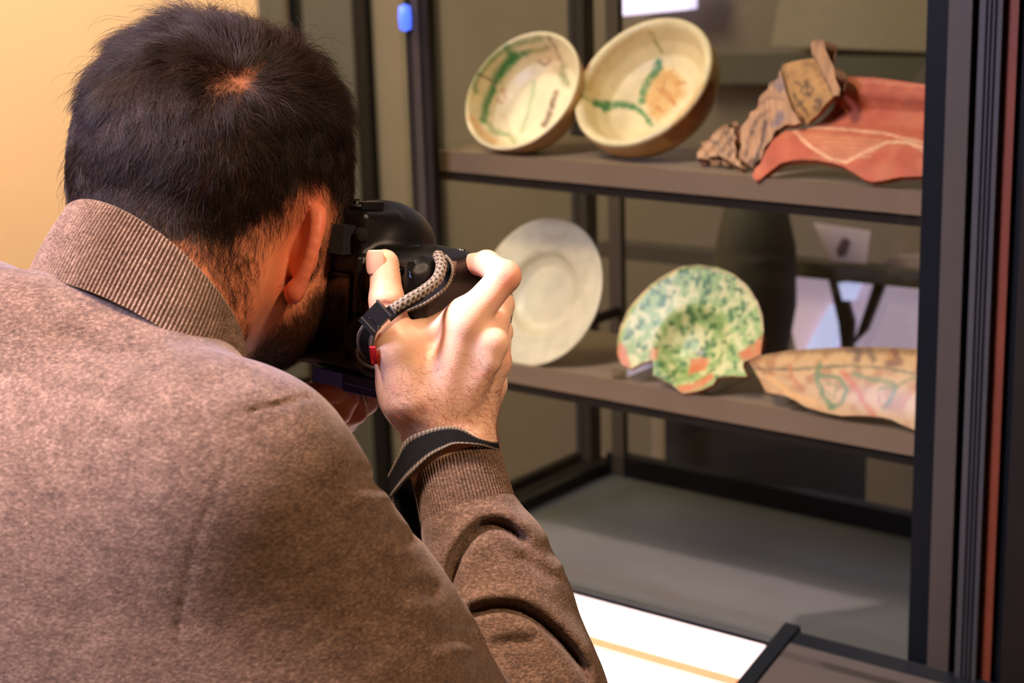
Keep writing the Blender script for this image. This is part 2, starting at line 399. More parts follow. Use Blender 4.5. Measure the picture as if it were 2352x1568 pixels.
# posts
PL = [upx(x, 400)[0] for x in (945, 962, 978, 996)]
M_POSTL = mat('lighter_bronze', (46, 36, 24), 0.7, noise=0.1)
cbox('post', (PL[0], 0.0, -0.03), (PL[1], 0.012, TOP), M_BROWNF); cbox('post', (PL[1], -0.002, -0.03), (PL[2], 0.012, TOP), M_POSTL)
cbox('post', (PL[2], 0.0, -0.03), (PL[3], 0.012, TOP), M_BROWNF)
cbox('post', (-0.052, D_, 0.0), (-0.026, D_ + 0.025, TOP), mat('dark_bronze_post', (56, 49, 40), 0.7))
cbox('post', (0.010, D_, 0.0), (0.030, D_ + 0.012, TOP), mat('reflected_post', (88, 76, 60), 0.7))  # brown reflection built as a second thin post
PU = [upx(x, 800)[0] for x in (2112, 2165, 2216, 2234, 2284, 2312, 2336, 2420)]
cbox('right_post', (PU[0], -0.006, -0.05), (PU[1], 0.03, TOP), M_BLACK)
cbox('right_post', (PU[1], -0.012, -0.05), (PU[2], 0.03, TOP), M_GREYF)
cbox('right_post', (PU[2], -0.004, -0.05), (PU[3], 0.03, TOP), M_BLACK)
cbox('right_post', (PU[3], -0.014, -0.05), (PU[4], 0.03, TOP), M_BLUEF)
cbox('right_post', (PU[4], -0.006, -0.05), (PU[5], 0.03, TOP), M_RUST)
cbox('right_post', (PU[5], 0.0, -0.05), (PU[6], 0.03, TOP), M_BLACK)
cbox('right_post', (PU[6], -0.006, -0.05), (PU[7] + 0.1, 0.03, TOP), M_BROWNF)
for k in range(3):
    u = PU[3] + (PU[4] - PU[3]) * (0.3 + 0.2 * k); cbox('groove_line', (u, -0.0155, -0.04), (u + 0.0012, -0.012, TOP), M_BLACK, bevel=0)
# glass panes
cbox('glass_pane', (-0.008, 0.006, 0.0), (PU[0], 0.011, TOP), M_GLASS, bevel=0)
cbox('glass_pane', (-0.044, 0.022, 0.02), (-0.040, D_, TOP), M_GLASS, bevel=0)
cbox('glass_pane', (-0.026, D_ + 0.004, 0.03), (W_, D_ + 0.009, TOP), M_GLASS, bevel=0)
# shelves
SU, SL = upx(1550, 386, 0.03)[1] - 0.004, upx(1600, 908, 0.03)[1] - 0.001
def shelf(z, lab):
    t = link(bpy.data.objects.new('case_shelf', None), label=lab, cat='shelf', group='shelves in the glass case')
    box('shelf_board', (0.0, 0.034, z - 0.010), (PU[0] - 0.004, 0.215, z), M_SHELF, t, mt=MC, bevel=0.001)
    box('front_rail', (-0.004, 0.026, z - 0.022), (PU[0] - 0.004, 0.034, z + 0.0015), M_SHELFE, t, mt=MC, bevel=0.001)
    box('front_rail', (-0.004, 0.030, z - 0.034), (PU[0] - 0.004, 0.040, z - 0.024), M_BROWNF, t, mt=MC, bevel=0.001)
    for u in (0.02, 0.45): box('bracket', (u, 0.04, z - 0.022), (u + 0.008, D_ , z - 0.010), M_BROWNF, t, mt=MC, bevel=0.001)
    return t
shelf(SU, 'upper taupe shelf carrying the two cream bowls and red fragment')
shelf(SL, 'lower taupe shelf carrying the pale plate and green splashed plate')
# blue reflection on the front left post, built as a glowing capsule
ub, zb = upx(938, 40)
glint_mat = mat('blue_glow', (70, 110, 255), 0.4, emit=(70, 100, 235), estr=0.8)
lathe('blue_reflection', [(0, -0.016), (0.007, -0.013), (0.008, 0), (0.007, 0.013), (0, 0.016)], MC @ Matrix.Translation((ub, -0.006, zb)), glint_mat, n=16, label='small blue reflection, built as a glowing capsule, at the top of the thin left post', cat='light')

# ---- white sloping text rail in front of the base
tv = onp(1745, 1568, cs(0.5, 0, 0), UX) - cs(0.5, 0, 0)
RV = nrm(np.array([tv @ UX * 0, tv @ VX, tv @ ZX])); print('rail slope', RV)
rail = link(bpy.data.objects.new('sloping_rail', None), label='overlit white sloping panel along the foot of the glass case', cat='panel')
RM = MC @ frame_mat((0, 0, 0), (1, 0, 0), tuple(RV), tuple(nrm(np.cross((1, 0, 0), RV))))
rn = -1 if (np.cross((1, 0, 0), RV))[2] < 0 else 1
RE = upx(1806, 1486)[0]
box('white_board', (-0.45, 0.006, 0), (RE, 0.42, -0.012 * rn), M_WHITE, rail, mt=RM, bevel=0.001)
pn = np.cross((1, 0, 0), RV); pnw = UX * pn[0] + VX * pn[1] + ZX * pn[2]
q1 = onp(1520, 1518, cs(0, 0, 0), pnw) - CA; vv = q1 @ (VX * RV[1] + ZX * RV[2])
box('orange_trim', (-0.45, vv - 0.006, 0), (RE, vv + 0.006, 0.0012 * rn), M_WOODST, rail, mt=RM)
box('orange_trim', (-0.45, vv + 0.009, 0), (RE, vv + 0.0105, 0.0008 * rn), M_WOODST, rail, mt=RM)
box('end_cap', (RE, -0.006, -0.03), (RE + 0.018, 0.42, 0.005), M_BLACK, rail, mt=RM, bevel=0.002)
low = link(bpy.data.objects.new('lower_frame', None), label='black metal lower frame with grey infill right of the white panel', cat='frame')
box('rail_bar', (RE + 0.020, 0.002, -0.028), (1.0, 0.022, 0.004), M_BLACK, low, mt=RM, bevel=0.002)
box('infill_panel', (RE + 0.020, 0.022, -0.028), (1.0, 0.42, -0.008), M_GREYF, low, mt=RM)
box('rail_bar', (RE + 0.020, 0.036, -0.028), (1.0, 0.046, 0.0), M_BLACK, low, mt=RM, bevel=0.002)

# ---- things behind the rear glass; some stand in for shapes reflected in it
BV = 0.85
def bpoly(name, pts, m, v, th=0.02, parent=None, **kw):
    P2 = [upx(x, y, v) for x, y in pts]; n = len(P2)
    vs = [tuple(cs(u, v, z)) for u, z in P2] + [tuple(cs(u, v + th, z)) for u, z in P2]
    fs = [tuple(range(n)), tuple(range(2 * n - 1, n - 1, -1))] + [(i, i + n, (i + 1) % n + n, (i + 1) % n) for i in range(n)]
    bm = bmesh.new(); vv = [bm.verts.new(v) for v in vs]
    for f in fs: bm.faces.new([vv[i] for i in f])
    return bm_obj(name, bm, m, parent, **kw)
M_LAV = mat('lavender_shape', (214, 186, 204), 0.7, emit=(200, 172, 196), estr=0.35, noise=0.04)  # lavender shape in the glass; its brightness is put in as emission
M_LAV2 = mat('pale_blue_glow', (200, 200, 240), 0.5, emit=(200, 200, 250), estr=0.5)  # pale blue streaks of that shape, also made to glow
rd = link(bpy.data.objects.new('glass_shapes', None), label='lavender area seen in the glass, built as a glowing board at the right post', cat='glass shape')
bpoly('lavender_shape', [(1770, 625), (2300, 690), (2300, 990), (1850, 905), (1815, 740)], M_LAV, BV, parent=rd)
bpoly('diagonal_streak', [(1905, 700), (1945, 725), (1905, 830), (1840, 820)], M_LAV2, BV - 0.02, 0.008, parent=rd)
bpoly('stand', [(1895, 610), (1925, 615), (1960, 740), (1955, 830), (1935, 830), (1925, 740)], M_GREYF, BV - 0.025, 0.01, parent=rd)  # grey part of the shape in the glass
bpoly('stand', [(2010, 640), (2035, 645), (1990, 760), (1960, 790)], M_GREYF, BV - 0.025, 0.01, parent=rd)  # grey part of the shape in the glass
bpoly('stand', [(1925, 650), (1975, 650), (1960, 690), (1935, 690)], M_LAV2, BV - 0.027, 0.01, parent=rd)  # pale blue streak of the shape in the glass
bpoly('cross_beam', [(1375, 556), (2350, 650), (2350, 688), (1375, 590)], mat('dark_beam', (70, 63, 52), 0.6, noise=0.1), BV - 0.04, 0.04, parent=rd)
card = bpoly('paper_card', [(1868, 512), (2000, 532), (1990, 606), (1905, 598), (1895, 570)], mat('white_card', (225, 200, 214), 0.8), BV - 0.045, 0.003, label='pale card with a dark figure above the dark beam', cat='card')
bpoly('printed_figure', [(1935, 545), (1950, 550), (1940, 580), (1925, 590), (1920, 575)], mat('card_print', (110, 85, 90), 0.7), BV - 0.048, 0.001, parent=card)
bpoly('curved_glass_shape', [(2010, 610), (2060, 588), (2130, 585), (2250, 600), (2250, 650)], mat('pale_taupe', (170, 145, 140), 0.7), BV - 0.01, 0.01, parent=rd)
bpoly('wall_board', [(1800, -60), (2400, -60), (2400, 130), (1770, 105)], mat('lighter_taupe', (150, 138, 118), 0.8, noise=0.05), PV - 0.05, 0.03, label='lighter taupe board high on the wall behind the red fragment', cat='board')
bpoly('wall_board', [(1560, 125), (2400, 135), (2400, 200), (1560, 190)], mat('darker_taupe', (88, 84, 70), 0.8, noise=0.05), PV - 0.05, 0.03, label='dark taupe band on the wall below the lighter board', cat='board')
bpoly('ceiling_light_panel', [(1405, -60), (1582, -60), (1580, 22), (1412, 38)], mat('lavender_lamp', (225, 210, 250), 0.5, emit=(222, 205, 250), estr=0.9), PV - 0.06, 0.03, label='glowing pale lavender light panel at the top above the right bowl', cat='light')
# unidentified dark shape in the glass, built as a solid behind the case
cj = onp(1735, 610, cs(0, 0.70, 0), VX); rj = 95 / FPX * ((cj - CAM) @ CF)
Mj = frame_mat(cj, (1, 0, 0), (0, 1, 0), (0, 0, 1))
lathe('dark_glass_shape', [(0, -0.19), (0.05, -0.19), (rj * 0.8, -0.14), (rj, -0.06), (rj * 0.97, 0.03), (rj * 0.75, 0.09), (rj * 0.4, 0.12), (0, 0.125)], Mj, mat('dark_shape_tone', (58, 53, 44), 0.7), label='dark rounded shape in the glass near the green plate, built as a solid', cat='dark shape')
zt = cj[2] - 0.19
box('added_pedestal', (cj[0] - 0.15, cj[1] - 0.12, 0), (cj[0] + 0.15, cj[1] + 0.12, zt), mat('added_pedestal_taupe', (122, 110, 96), 0.8), label='added plain taupe pedestal under the dark rounded shape behind the case', cat='pedestal', bevel=0.004)
# ================================================================== THE MAN
def basis(head_deg, pitch_deg, roll_deg=0):
    h, p = math.radians(head_deg), math.radians(pitch_deg)
    f = np.array([math.sin(h) * math.cos(p), math.cos(h) * math.cos(p), -math.sin(p)]); r = np.array([math.cos(h), -math.sin(h), 0.]); u = np.cross(r, f)
    a = math.radians(roll_deg); r2 = r * math.cos(a) - u * math.sin(a); u2 = u * math.cos(a) + r * math.sin(a)
    return r2, f, u2                   # right, forward, up
HC = P(495, 388, 1.195); HR, HF, HU = basis(32, 16, 2); HAX = np.stack([HR, HF, HU])
def hl(x, y, z): return HC + (x * HR + y * HF + z * HU) * 0.01      # head local, cm
S = Solid()
S.ell(hl(0, -0.3, 0.6), (0.0845, 0.0985, 0.0835), HAX)
S.ell(hl(0, -4.2, -1.5), (0.066, 0.055, 0.066), HAX, k=0.02)
S.ell(hl(0, 4.5, -3.0), (0.072, 0.058, 0.076), HAX, k=0.02)
S.ell(hl(0, 3.8, -8.2), (0.062, 0.062, 0.050), HAX, k=0.02)
for sx in (-1, 1):
    S.cone(hl(5.4 * sx, 0.8, -7.4), hl(3.0 * sx, 7.0, -11.0), 0.013, 0.013, k=0.02)
    S.ell(hl(4.8 * sx, 6.3, -3.6), (0.022, 0.020, 0.016), HAX, k=0.015)
    S.ell(hl(3.1 * sx, 9.7, -1.4), (0.017, 0.012, 0.011), HAX, k=0.01, op=-1)
    S.ell(hl(3.1 * sx, 8.1, -1.5), (0.0125, 0.0125, 0.0125), HAX, k=0.003)
    S.ell(hl(5.6 * sx, -2.0, -5.4), (0.014, 0.018, 0.022), HAX, k=0.02)
S.cone(hl(-4, 8.1, 0.4), hl(4, 8.1, 0.4), 0.010, 0.010, k=0.015)
S.ell(hl(0, 8.3, -12.0), (0.022, 0.017, 0.016), HAX, k=0.015)
S.cone(hl(0, 9.2, -1.0), hl(0, 11.4, -5.2), 0.007, 0.011, k=0.012)
for sx in (-1, 1): S.ell(hl(1.3 * sx, 10.6, -5.5), (0.008, 0.010, 0.007), HAX, k=0.005)
S.cone(hl(-2.0, 9.0, -7.9), hl(2.0, 9.0, -7.9), 0.0065, 0.0065, k=0.006); S.cone(hl(-1.8, 8.8, -9.0), hl(1.8, 8.8, -9.0), 0.0075, 0.0075, k=0.006)
S.cone(hl(-2.2, 9.9, -8.45), hl(2.2, 9.9, -8.45), 0.0022, 0.0022, k=0.003, op=-1)
# neck and trunk
NB = P(330, 760, 1.125); RS = P(540, 1132, 0.985); LS = P(-90, 840, 1.24)
S.cone(hl(0, -2.6, -6.5), NB, 0.056, 0.064, k=0.03)
S.cone(hl(0, -4.6, -4.0), NB + 0.035 * nrm(P(200, 700, 1.05) - NB), 0.030, 0.034, k=0.03)
TR = nrm(RS - LS); TUP = nrm(np.array([0.50, 0.42, 0.80])); TUP = nrm(TUP - TR * (TUP @ TR)); TF = np.cross(TUP, TR); TAX = np.stack([TR, TF, TUP])
CH = (RS + LS) / 2 - TUP * 0.10 + TF * 0.03
HIP = CH - TUP * 0.36 - TF * 0.02
S.ell(CH - TUP * 0.02, (0.160, 0.100, 0.165), TAX, k=0.06)
S.ell(CH - TUP * 0.20, (0.145, 0.10, 0.17), TAX, k=0.06)
S.ell(HIP, (0.155, 0.11, 0.12), TAX, k=0.05)
S.cone(LS, RS, 0.045, 0.045, k=0.05)
# right arm
ELB = P(1262, 1890, 1.145); WR = P(1035, 1015, 1.187)
def tap(a, b, ts, rs, k=0.02):
    pts = [a + (b - a) * t for t in ts]; S.chain(pts, rs, k)
ELS = ELB - CR * 0.012
tap(RS, ELS, (0, 0.3, 1), (0.050, 0.042, 0.030), 0.04)
tap(ELS, WR, (0, 0.25, 0.8, 0.97), (0.030, 0.033, 0.0280, 0.0270), 0.02)
# right hand: hand-back faces the viewer
d0 = 1.172
HB = dict(
 thumb=([P(948, 905, 1.170), P(905, 800, 1.160), P(888, 690, 1.160), P(883, 606, 1.168)], [0.0190, 0.0145, 0.0112, 0.0100]),
 index=([P(1000, 955, 1.172), P(1068, 742, 1.160), P(1160, 634, 1.165), P(1118, 606, 1.192), P(1086, 606, 1.210)], [0.0135, 0.0125, 0.0102, 0.0088, 0.0076]),
 middle=([P(1032, 965, 1.180), P(1122, 778, 1.170), P(1147, 700, 1.205), P(1118, 690, 1.235), P(1095, 700, 1.252)], [0.0140, 0.0125, 0.0098, 0.0088, 0.0078]),
 ring=([P(1062, 970, 1.188), P(1133, 830, 1.186), P(1146, 762, 1.222), P(1118, 748, 1.252), P(1092, 755, 1.268)], [0.0140, 0.0118, 0.0092, 0.0084, 0.0075]),
 little=([P(1085, 975, 1.198), P(1126, 885, 1.205), P(1142, 820, 1.232), P(1116, 805, 1.256), P(1095, 810, 1.268)], [0.0130, 0.0110, 0.0084, 0.0076, 0.0068]))
S.ell(P(1020, 860, 1.190), (0.036, 0.017, 0.043), np.stack([CR, CF, -CD]), k=0.016)
S.cone(P(1030, 1030, 1.187), P(1012, 900, 1.186), 0.0275, 0.024, k=0.02, flat=(CF, 0.78))
S.ell(P(935, 870, 1.183), (0.020, 0.018, 0.030), np.stack([CR, CF, -CD]), k=0.014)
S.ell(P(985, 800, 1.180), (0.024, 0.010, 0.018), np.stack([CR, CF, -CD]), k=0.014)
for nme, (pts, rs) in HB.items():
    kk = 0.009 if nme != 'thumb' else 0.016
    for i in range(len(pts) - 1):
        S.cone(pts[i], pts[i + 1], rs[i], rs[i + 1], k=(kk if i == 0 else 0.0045))
# bridge of the web between thumb and index finger
S.chain([P(915, 790, 1.165), P(960, 768, 1.170), P(1010, 752, 1.170), P(1062, 722, 1.166)], [0.0105, 0.0075, 0.0085, 0.0105], k=0.012)
for a, b in ((1060, 700), (1128, 770)): S.ell(P(a + 8, b + 20, 1.158), (0.009, 0.006, 0.009), k=0.010)
# tendons and creases on the hand back
for a, b in (((1010, 930), (1062, 760)), ((1040, 930), (1112, 790)), ((1075, 930), (1128, 838))):
    S.cone(P(*a, 1.168), P(*b, 1.160), 0.0030, 0.0040, k=0.012)
for y, dx in ((652, 0), (662, 3), (700, 3)):
    S.chain([P(848 + dx, y + 6, 1.150), P(880 + dx, y - 1, 1.1478), P(925 + dx, y + 4, 1.152)], [0.0013] * 3, k=0.002, op=-1)
# ear
EC = hl(7.6, 0.9, -4.8)
ER, EU_, EO = HF, HU, HR
eb = nrm(0.50 * HF * -1 + 0.86 * HR)      # the ear plane stands off the head, its rear edge outwards
def el(a, b, c=0.0):                      # a towards the rear edge, b up, c across the plane
    return EC + (a * 0.86 * eb + b * (HU * 0.985 + HF * 0.17) + c * nrm(np.cross(eb, HU))) * 0.01
helix = spline([el(-0.6, 1.0, 0), el(0.0, 2.6, 0), el(1.0, 3.0, 0), el(1.9, 2.75, 0), el(2.35, 1.8, 0), el(2.35, 0.4, 0), el(1.9, -1.0, 0), el(1.3, -2.1, 0), el(0.9, -2.8, 0)], 16)
S.chain(list(helix), list(np.interp(np.arange(16), [0, 3, 7, 11, 15], [0.0028, 0.0036, 0.0036, 0.0034, 0.0046])), k=0.004)
S.ell(el(0.55, -2.75), (0.0085, 0.0050, 0.0080), np.stack([eb, nrm(np.cross(eb, HU)), HU]), k=0.005)
S.ell(el(1.0, 0.5, 0.15), (0.0125, 0.0026, 0.027), np.stack([eb, nrm(np.cross(eb, HU)), HU]), k=0.005)
S.ell(el(0.1, -0.2, -0.35), (0.0120, 0.0085, 0.0165), np.stack([eb, nrm(np.cross(eb, HU)), HU]), k=0.006)
# left arm and hand under the lens
LE = P(420, 1450, 1.42); LW = P(600, 1010, 1.36)
tapL = [LS, LS + (LE - LS) * 0.5, LE]; S.chain(tapL, [0.050, 0.046, 0.038], k=0.04)
S.chain([LE, LE + (LW - LE) * 0.3, LW], [0.040, 0.040, 0.029], k=0.02)
S.ell(P(700, 960, 1.335), (0.040, 0.030, 0.022), np.stack([CR, CF, -CD]), k=0.02)
LH = [([P(690, 975, 1.325), P(745, 975, 1.290), P(778, 945, 1.268), P(800, 915, 1.262)], [0.0135, 0.0105, 0.0092, 0.0080]),
      ([P(700, 950, 1.330), P(770, 970, 1.300), P(815, 945, 1.285), P(812, 910, 1.280)], [0.0130, 0.0105, 0.0092, 0.0080]),
      ([P(715, 930, 1.345), P(790, 950, 1.330), P(840, 925, 1.330), P(850, 880, 1.330)], [0.0130, 0.0105, 0.0090, 0.0080]),
      ([P(715, 915, 1.360), P(790, 930, 1.352), P(845, 905, 1.355), P(850, 865, 1.355)], [0.0115, 0.0095, 0.0082, 0.0074]),
      ([P(655, 960, 1.325), P(690, 915, 1.290), P(735, 905, 1.262), P(768, 900, 1.252)], [0.0150, 0.0125, 0.0105, 0.0090])]
for pts, rs in LH:
    for i in range(len(pts) - 1): S.cone(pts[i], pts[i + 1], rs[i], rs[i + 1], k=(0.012 if i == 0 else 0.003))
# legs, under the trousers
FY = HIP[2]
LEGS = []
for sx in (-1, 1):
    hp = HIP + TR * 0.085 * sx - np.array([0, 0, 0.05]); an = np.array([hp[0] + 0.06 * sx * TR[0] - 0.02, hp[1] + 0.06 * sx * TR[1] + 0.02, 0.075]); kn = (hp + an) / 2 + TF * np.array([1, 1, 0]) * 0.03
    S.chain([hp, kn, an], [0.078, 0.053, 0.036], k=0.03); LEGS.append((hp, kn, an))
    S.cone(an - np.array([0, 0, 0.03]), an + nrm(TF * np.array([1, 1, 0])) * 0.13 - np.array([0, 0, 0.04]), 0.032, 0.026, k=0.01)
SKV, SKF = S.mesh(0.0019)
print('skin', len(SKV), time.time() - T0)
px, py, pz = projn(SKV)
LOC = (SKV - HC) @ HAX.T * 100
# skin colour in the mesh's own attribute
def mixc(c, col, m): return c * (1 - m[:, None]) + lin(col) * m[:, None]
sc_ = np.tile(lin((226, 168, 132)), (len(SKV), 1))
hand = (np.linalg.norm(SKV - P(1040, 800, 1.18), axis=1) < 0.20) & (px > 840)
sc_[hand] = lin((246, 200, 168))
head_m = (np.abs(LOC) < (12, 14, 17)).all(1) & (px < 840)
sc_[head_m] = lin((226, 142, 98))
def blob(c, r, col, amt):
    global sc_
    d = np.linalg.norm(SKV - c, axis=1); sc_ = mixc(sc_, col, amt * np.exp(-(d / r) ** 2))
earm = np.minimum.reduce([np.linalg.norm(SKV - h, axis=1) for h in helix])
sc_ = mixc(sc_, (232, 116, 88), 0.7 * np.exp(-(earm / 0.010) ** 2) * head_m)
blob(el(0.4, -2.8), 0.010, (214, 84, 66), 0.5)
for c in (P(1165, 634, 1.158), P(1080, 600, 1.2), P(1160, 790, 1.18)): blob(c, 0.014, (232, 128, 96), 0.55)
blob(P(880, 640, 1.15), 0.02, (244, 170, 132), 0.5)
nz = vnoise(SKV, 90, 1) * 0.5 + vnoise(SKV, 260, 2) * 0.3
sc_ *= (1 + 0.07 * nz)[:, None] * np.array([1.0, 1.0, 1.0]); sc_[:, 1:] *= (1 - 0.06 * vnoise(SKV, 130, 4))[:, None]
# hair region (head local): weight 0..1
def hairw(L, x2, y2):
    """density of scalp hair at head local points L (cm) seen at pixel x2,y2"""
    x, y, z = L[:, 0], L[:, 1], L[:, 2]
    lim = np.where(y > 3.5, 3.0 + (y - 3.5) * 0.5, np.where(y > -0.5, -2.8 + (y + 0.5) * 0.10, np.where(y > -3.2, -3.4 + (y + 0.5) * 1.75, -8.2 + (y + 3.2) * 1.9)))
    wd = np.clip((z - lim) / 1.4 + 0.5, 0, 1)
    return wd
SKN = S.grad(SKV); VD = SKV - CAM; FACE = (SKN * VD).sum(1) < 0.02 * np.linalg.norm(VD, axis=1)
def polyd(x, y, poly):
    d, _ = segd(x, y, poly + poly[:1]); return np.where(inpoly(x, y, poly), d, -d)
HPOLY = [(60, -60), (860, -60), (830, 330), (800, 560), (780, 640), (757, 650), (752, 560), (768, 500), (772, 450), (735, 420), (700, 440), (660, 490), (625, 535), (590, 600), (562, 680), (535, 700), (480, 620), (380, 620), (60, 600)]
fw = np.clip((py - 400) / 160, 0, 1) * (px < 705); hpx = np.clip(polyd(px, py, HPOLY) / (55 + 110 * fw) + 0.42 - 0.27 * fw, 0, 1)
hw = np.where(FACE, hpx, hairw(LOC, px, py)) * (np.linalg.norm(LOC - np.array([0, 0, -1]), axis=1) < 14.5) * (earm > 0.008) * (LOC[:, 2] > -14)
WHL = LOC[np.argmin(np.hypot(px - 556, py - 190) + 1e3 * ~FACE)]; print('whorl', WHL)      # the crown whorl, head local
WLN = [(492, 196), (530, 200), (562, 188), (585, 160), (606, 132)]; wd_, _t = segd(px, py, WLN); wbare = np.where(FACE, wd_, 99)
sc_ = mixc(sc_, (52, 34, 26), np.clip(hw * 0.80, 0, 1) * np.clip((wbare - 2) / 18, 0.76, 1))
def beardw(L):
    x, y, z = L[:, 0], L[:, 1], L[:, 2]
    side = (z < -5.4 + 0.45 * np.clip(3.0 - y, -3, 6) * -1) & (y > -0.8 - (z + 8) * 0.1) & (z > -14.5)
    sb = (y > 0.9) & (y < 3.4) & (z <= -2.5) & (z > -7) & (np.abs(x) > 4)
    return (side | sb).astype(float)
BPOLY = [(744, 655), (800, 640), (800, 720), (760, 860), (640, 960), (555, 900), (560, 832), (590, 790), (640, 742), (690, 705), (712, 668)]
bw = np.where(FACE, np.clip(polyd(px, py, BPOLY) / 28 + 0.3, 0, 1), beardw(LOC)) * head_m * (earm > 0.009)
sc_ = mixc(sc_, (70, 42, 28), bw * 0.55)
M_SKIN = mat('skin', (230, 170, 135), 0.48, attr=True, sss=0.25, bump=0.15, bscale=900, spec=0.4)
man = mesh_obj('person', SKV, SKF, M_SKIN, cols=sc_, label='dark-haired man in brown sweater bending to photograph the case with a black camera', cat='person')

# thumb nail
def nail(c, n, up, w_, l_, parent):
    n = nrm(n); up = nrm(up - n * (up @ n)); r = np.cross(up, n); vs = []; fs = []; N = 12
    for i in range(N + 1):
        for j in range(N + 1):
            a = (i / N * 2 - 1); b = (j / N * 2 - 1); s = math.sqrt(max(0, 1 - 0.55 * abs(b) ** 3)) * math.sqrt(max(0.0, 1 - 0.12 * a * a))
            aa = a * s; vs.append(c + r * aa * w_ / 2 + up * b * l_ / 2 + n * (0.0012 * (1 - b * b * 0.6) - 0.0026 * aa * aa))
    for i in range(N):
        for j in range(N): a = i * (N + 1) + j; fs.append((a, a + 1, a + N + 2, a + N + 1))
    o = mesh_obj('fingernail', np.array(vs), np.array(fs), mat('nail', (250, 206, 178), 0.22, coat=0.4), parent, label='glossy pink thumb nail'); 
    m = o.modifiers.new('s', 'SOLIDIFY'); m.thickness = 0.0006; return o
nail(P(874, 604, 1.168) + (CR * -0.0030 - CF * 0.0094), nrm(-CF - 0.28 * CR + 0.05 * CD), -CD, 0.0135, 0.0165, man)

# ------------------------------------------------------------------ sweater
SW = Solid()
RS2 = P(540, 1132, 0.985)
SW.ell(CH - TUP * 0.02, (0.180, 0.122, 0.185), TAX, k=0.06)
SW.ell(CH - TUP * 0.20, (0.170, 0.125, 0.19), TAX, k=0.06)
SW.ell(HIP + TUP * 0.03, (0.172, 0.125, 0.12), TAX, k=0.05)
NQ = P(245, 935, 1.105)
SW.cone(NQ, CH, 0.066, 0.11, k=0.03); SW.cone(NQ, RS2, 0.062, 0.058, k=0.02); SW.cone(NQ, LS, 0.070, 0.072, k=0.02)
EL2 = ELB - CR * 0.021 + CD * 0.004
SW.chain([RS2, RS2 + (EL2 - RS2) * 0.35, RS2 + (EL2 - RS2) * 0.8, EL2 + (EL2 - RS2) * 0.03], [0.066, 0.059, 0.053, 0.052], k=0.035); SW.cone(P(400, 1200, 1.020), P(740, 1590, 1.020), 0.082, 0.082, k=0.05); SW.cone(P(190, 1290, 1.06), P(500, 1700, 1.03), 0.12, 0.12, k=0.05)
ARMA = [ELB + (WR - ELB) * t + CR * o for t, o in ((0, 0), (0.28, 0), (0.55, 0.003), (0.68, 0.004), (0.765, 0.001))]
SW.chain(ARMA, [0.060, 0.060, 0.051, 0.042, 0.036], k=0.012)
SW.chain([LS, LS + (LE - LS) * 0.5, LE], [0.068, 0.062, 0.052], k=0.04)
SW.chain([LE, LE + (LW - LE) * 0.4, LE + (LW - LE) * 0.93], [0.054, 0.050, 0.038], k=0.015)
# folds as crease lines in space: (pixel points, depth of each, width, depth of the furrow, ridge above it)
FOLDS = []
def fold(pts, d, wd, amp): FOLDS.append((spline([P(x, y, d) for x, y in pts], 24), wd, amp))
def swdisp(q):
    d = np.zeros(q.shape[:-1], np.float32)
    qq = q
    r = d
    X, Y, Z = projn(qq)
    for pts, zlim, wd, amp, rid in PXF:
        m_ = 3.5 * wd + 4; near = np.nonzero((X > pts[:, 0].min() - m_) & (X < pts[:, 0].max() + m_) & (Y > pts[:, 1].min() - m_) & (Y < pts[:, 1].max() + m_) & (Z < zlim[1]) & (Z > zlim[0]))[0]
        if len(near) == 0: continue
        dn, tt = segd(X[near], Y[near], pts); env = np.clip(np.minimum(tt, 1 - tt) * 5, 0, 1)
        # side: which side of the crease
        sg = np.sign((X[near] - cxy[0]) * 0 + side(X[near], Y[near], pts))
        r[near] += env * (amp * np.exp(-(dn / wd) ** 2) - rid * np.exp(-((dn * sg - wd * 2.0) / (wd * 1.6)) ** 2))
    r += (0.0010 * vnoise(qq, 22, 5) + 0.0016 * vnoise(qq, 9, 6)).astype(np.float32)
    return r
cxy = (0, 0)
def side(x, y, pts):
    pts = np.asarray(pts, float); bd = np.full(len(x), 1e9); s = np.zeros(len(x))
    for i in range(len(pts) - 1):
        a, b = pts[i], pts[i + 1]; d = b - a; t = np.clip(((x - a[0]) * d[0] + (y - a[1]) * d[1]) / (d @ d), 0, 1)
        q = np.hypot(x - a[0] - t * d[0], y - a[1] - t * d[1]); m = q < bd; bd = np.where(m, q, bd); s = np.where(m, np.sign(d[0] * (y - a[1]) - d[1] * (x - a[0])), s)
    return -s
def sp2(p, n=16): return spline([(x, y, 0) for x, y in p], n)[:, :2]
FA = (1.065, 1.30); UA = (0.6, 1.06)
SW.cone(P(50, 838, 1.085), P(340, 905, 1.075), 0.060, 0.060, k=0.02)
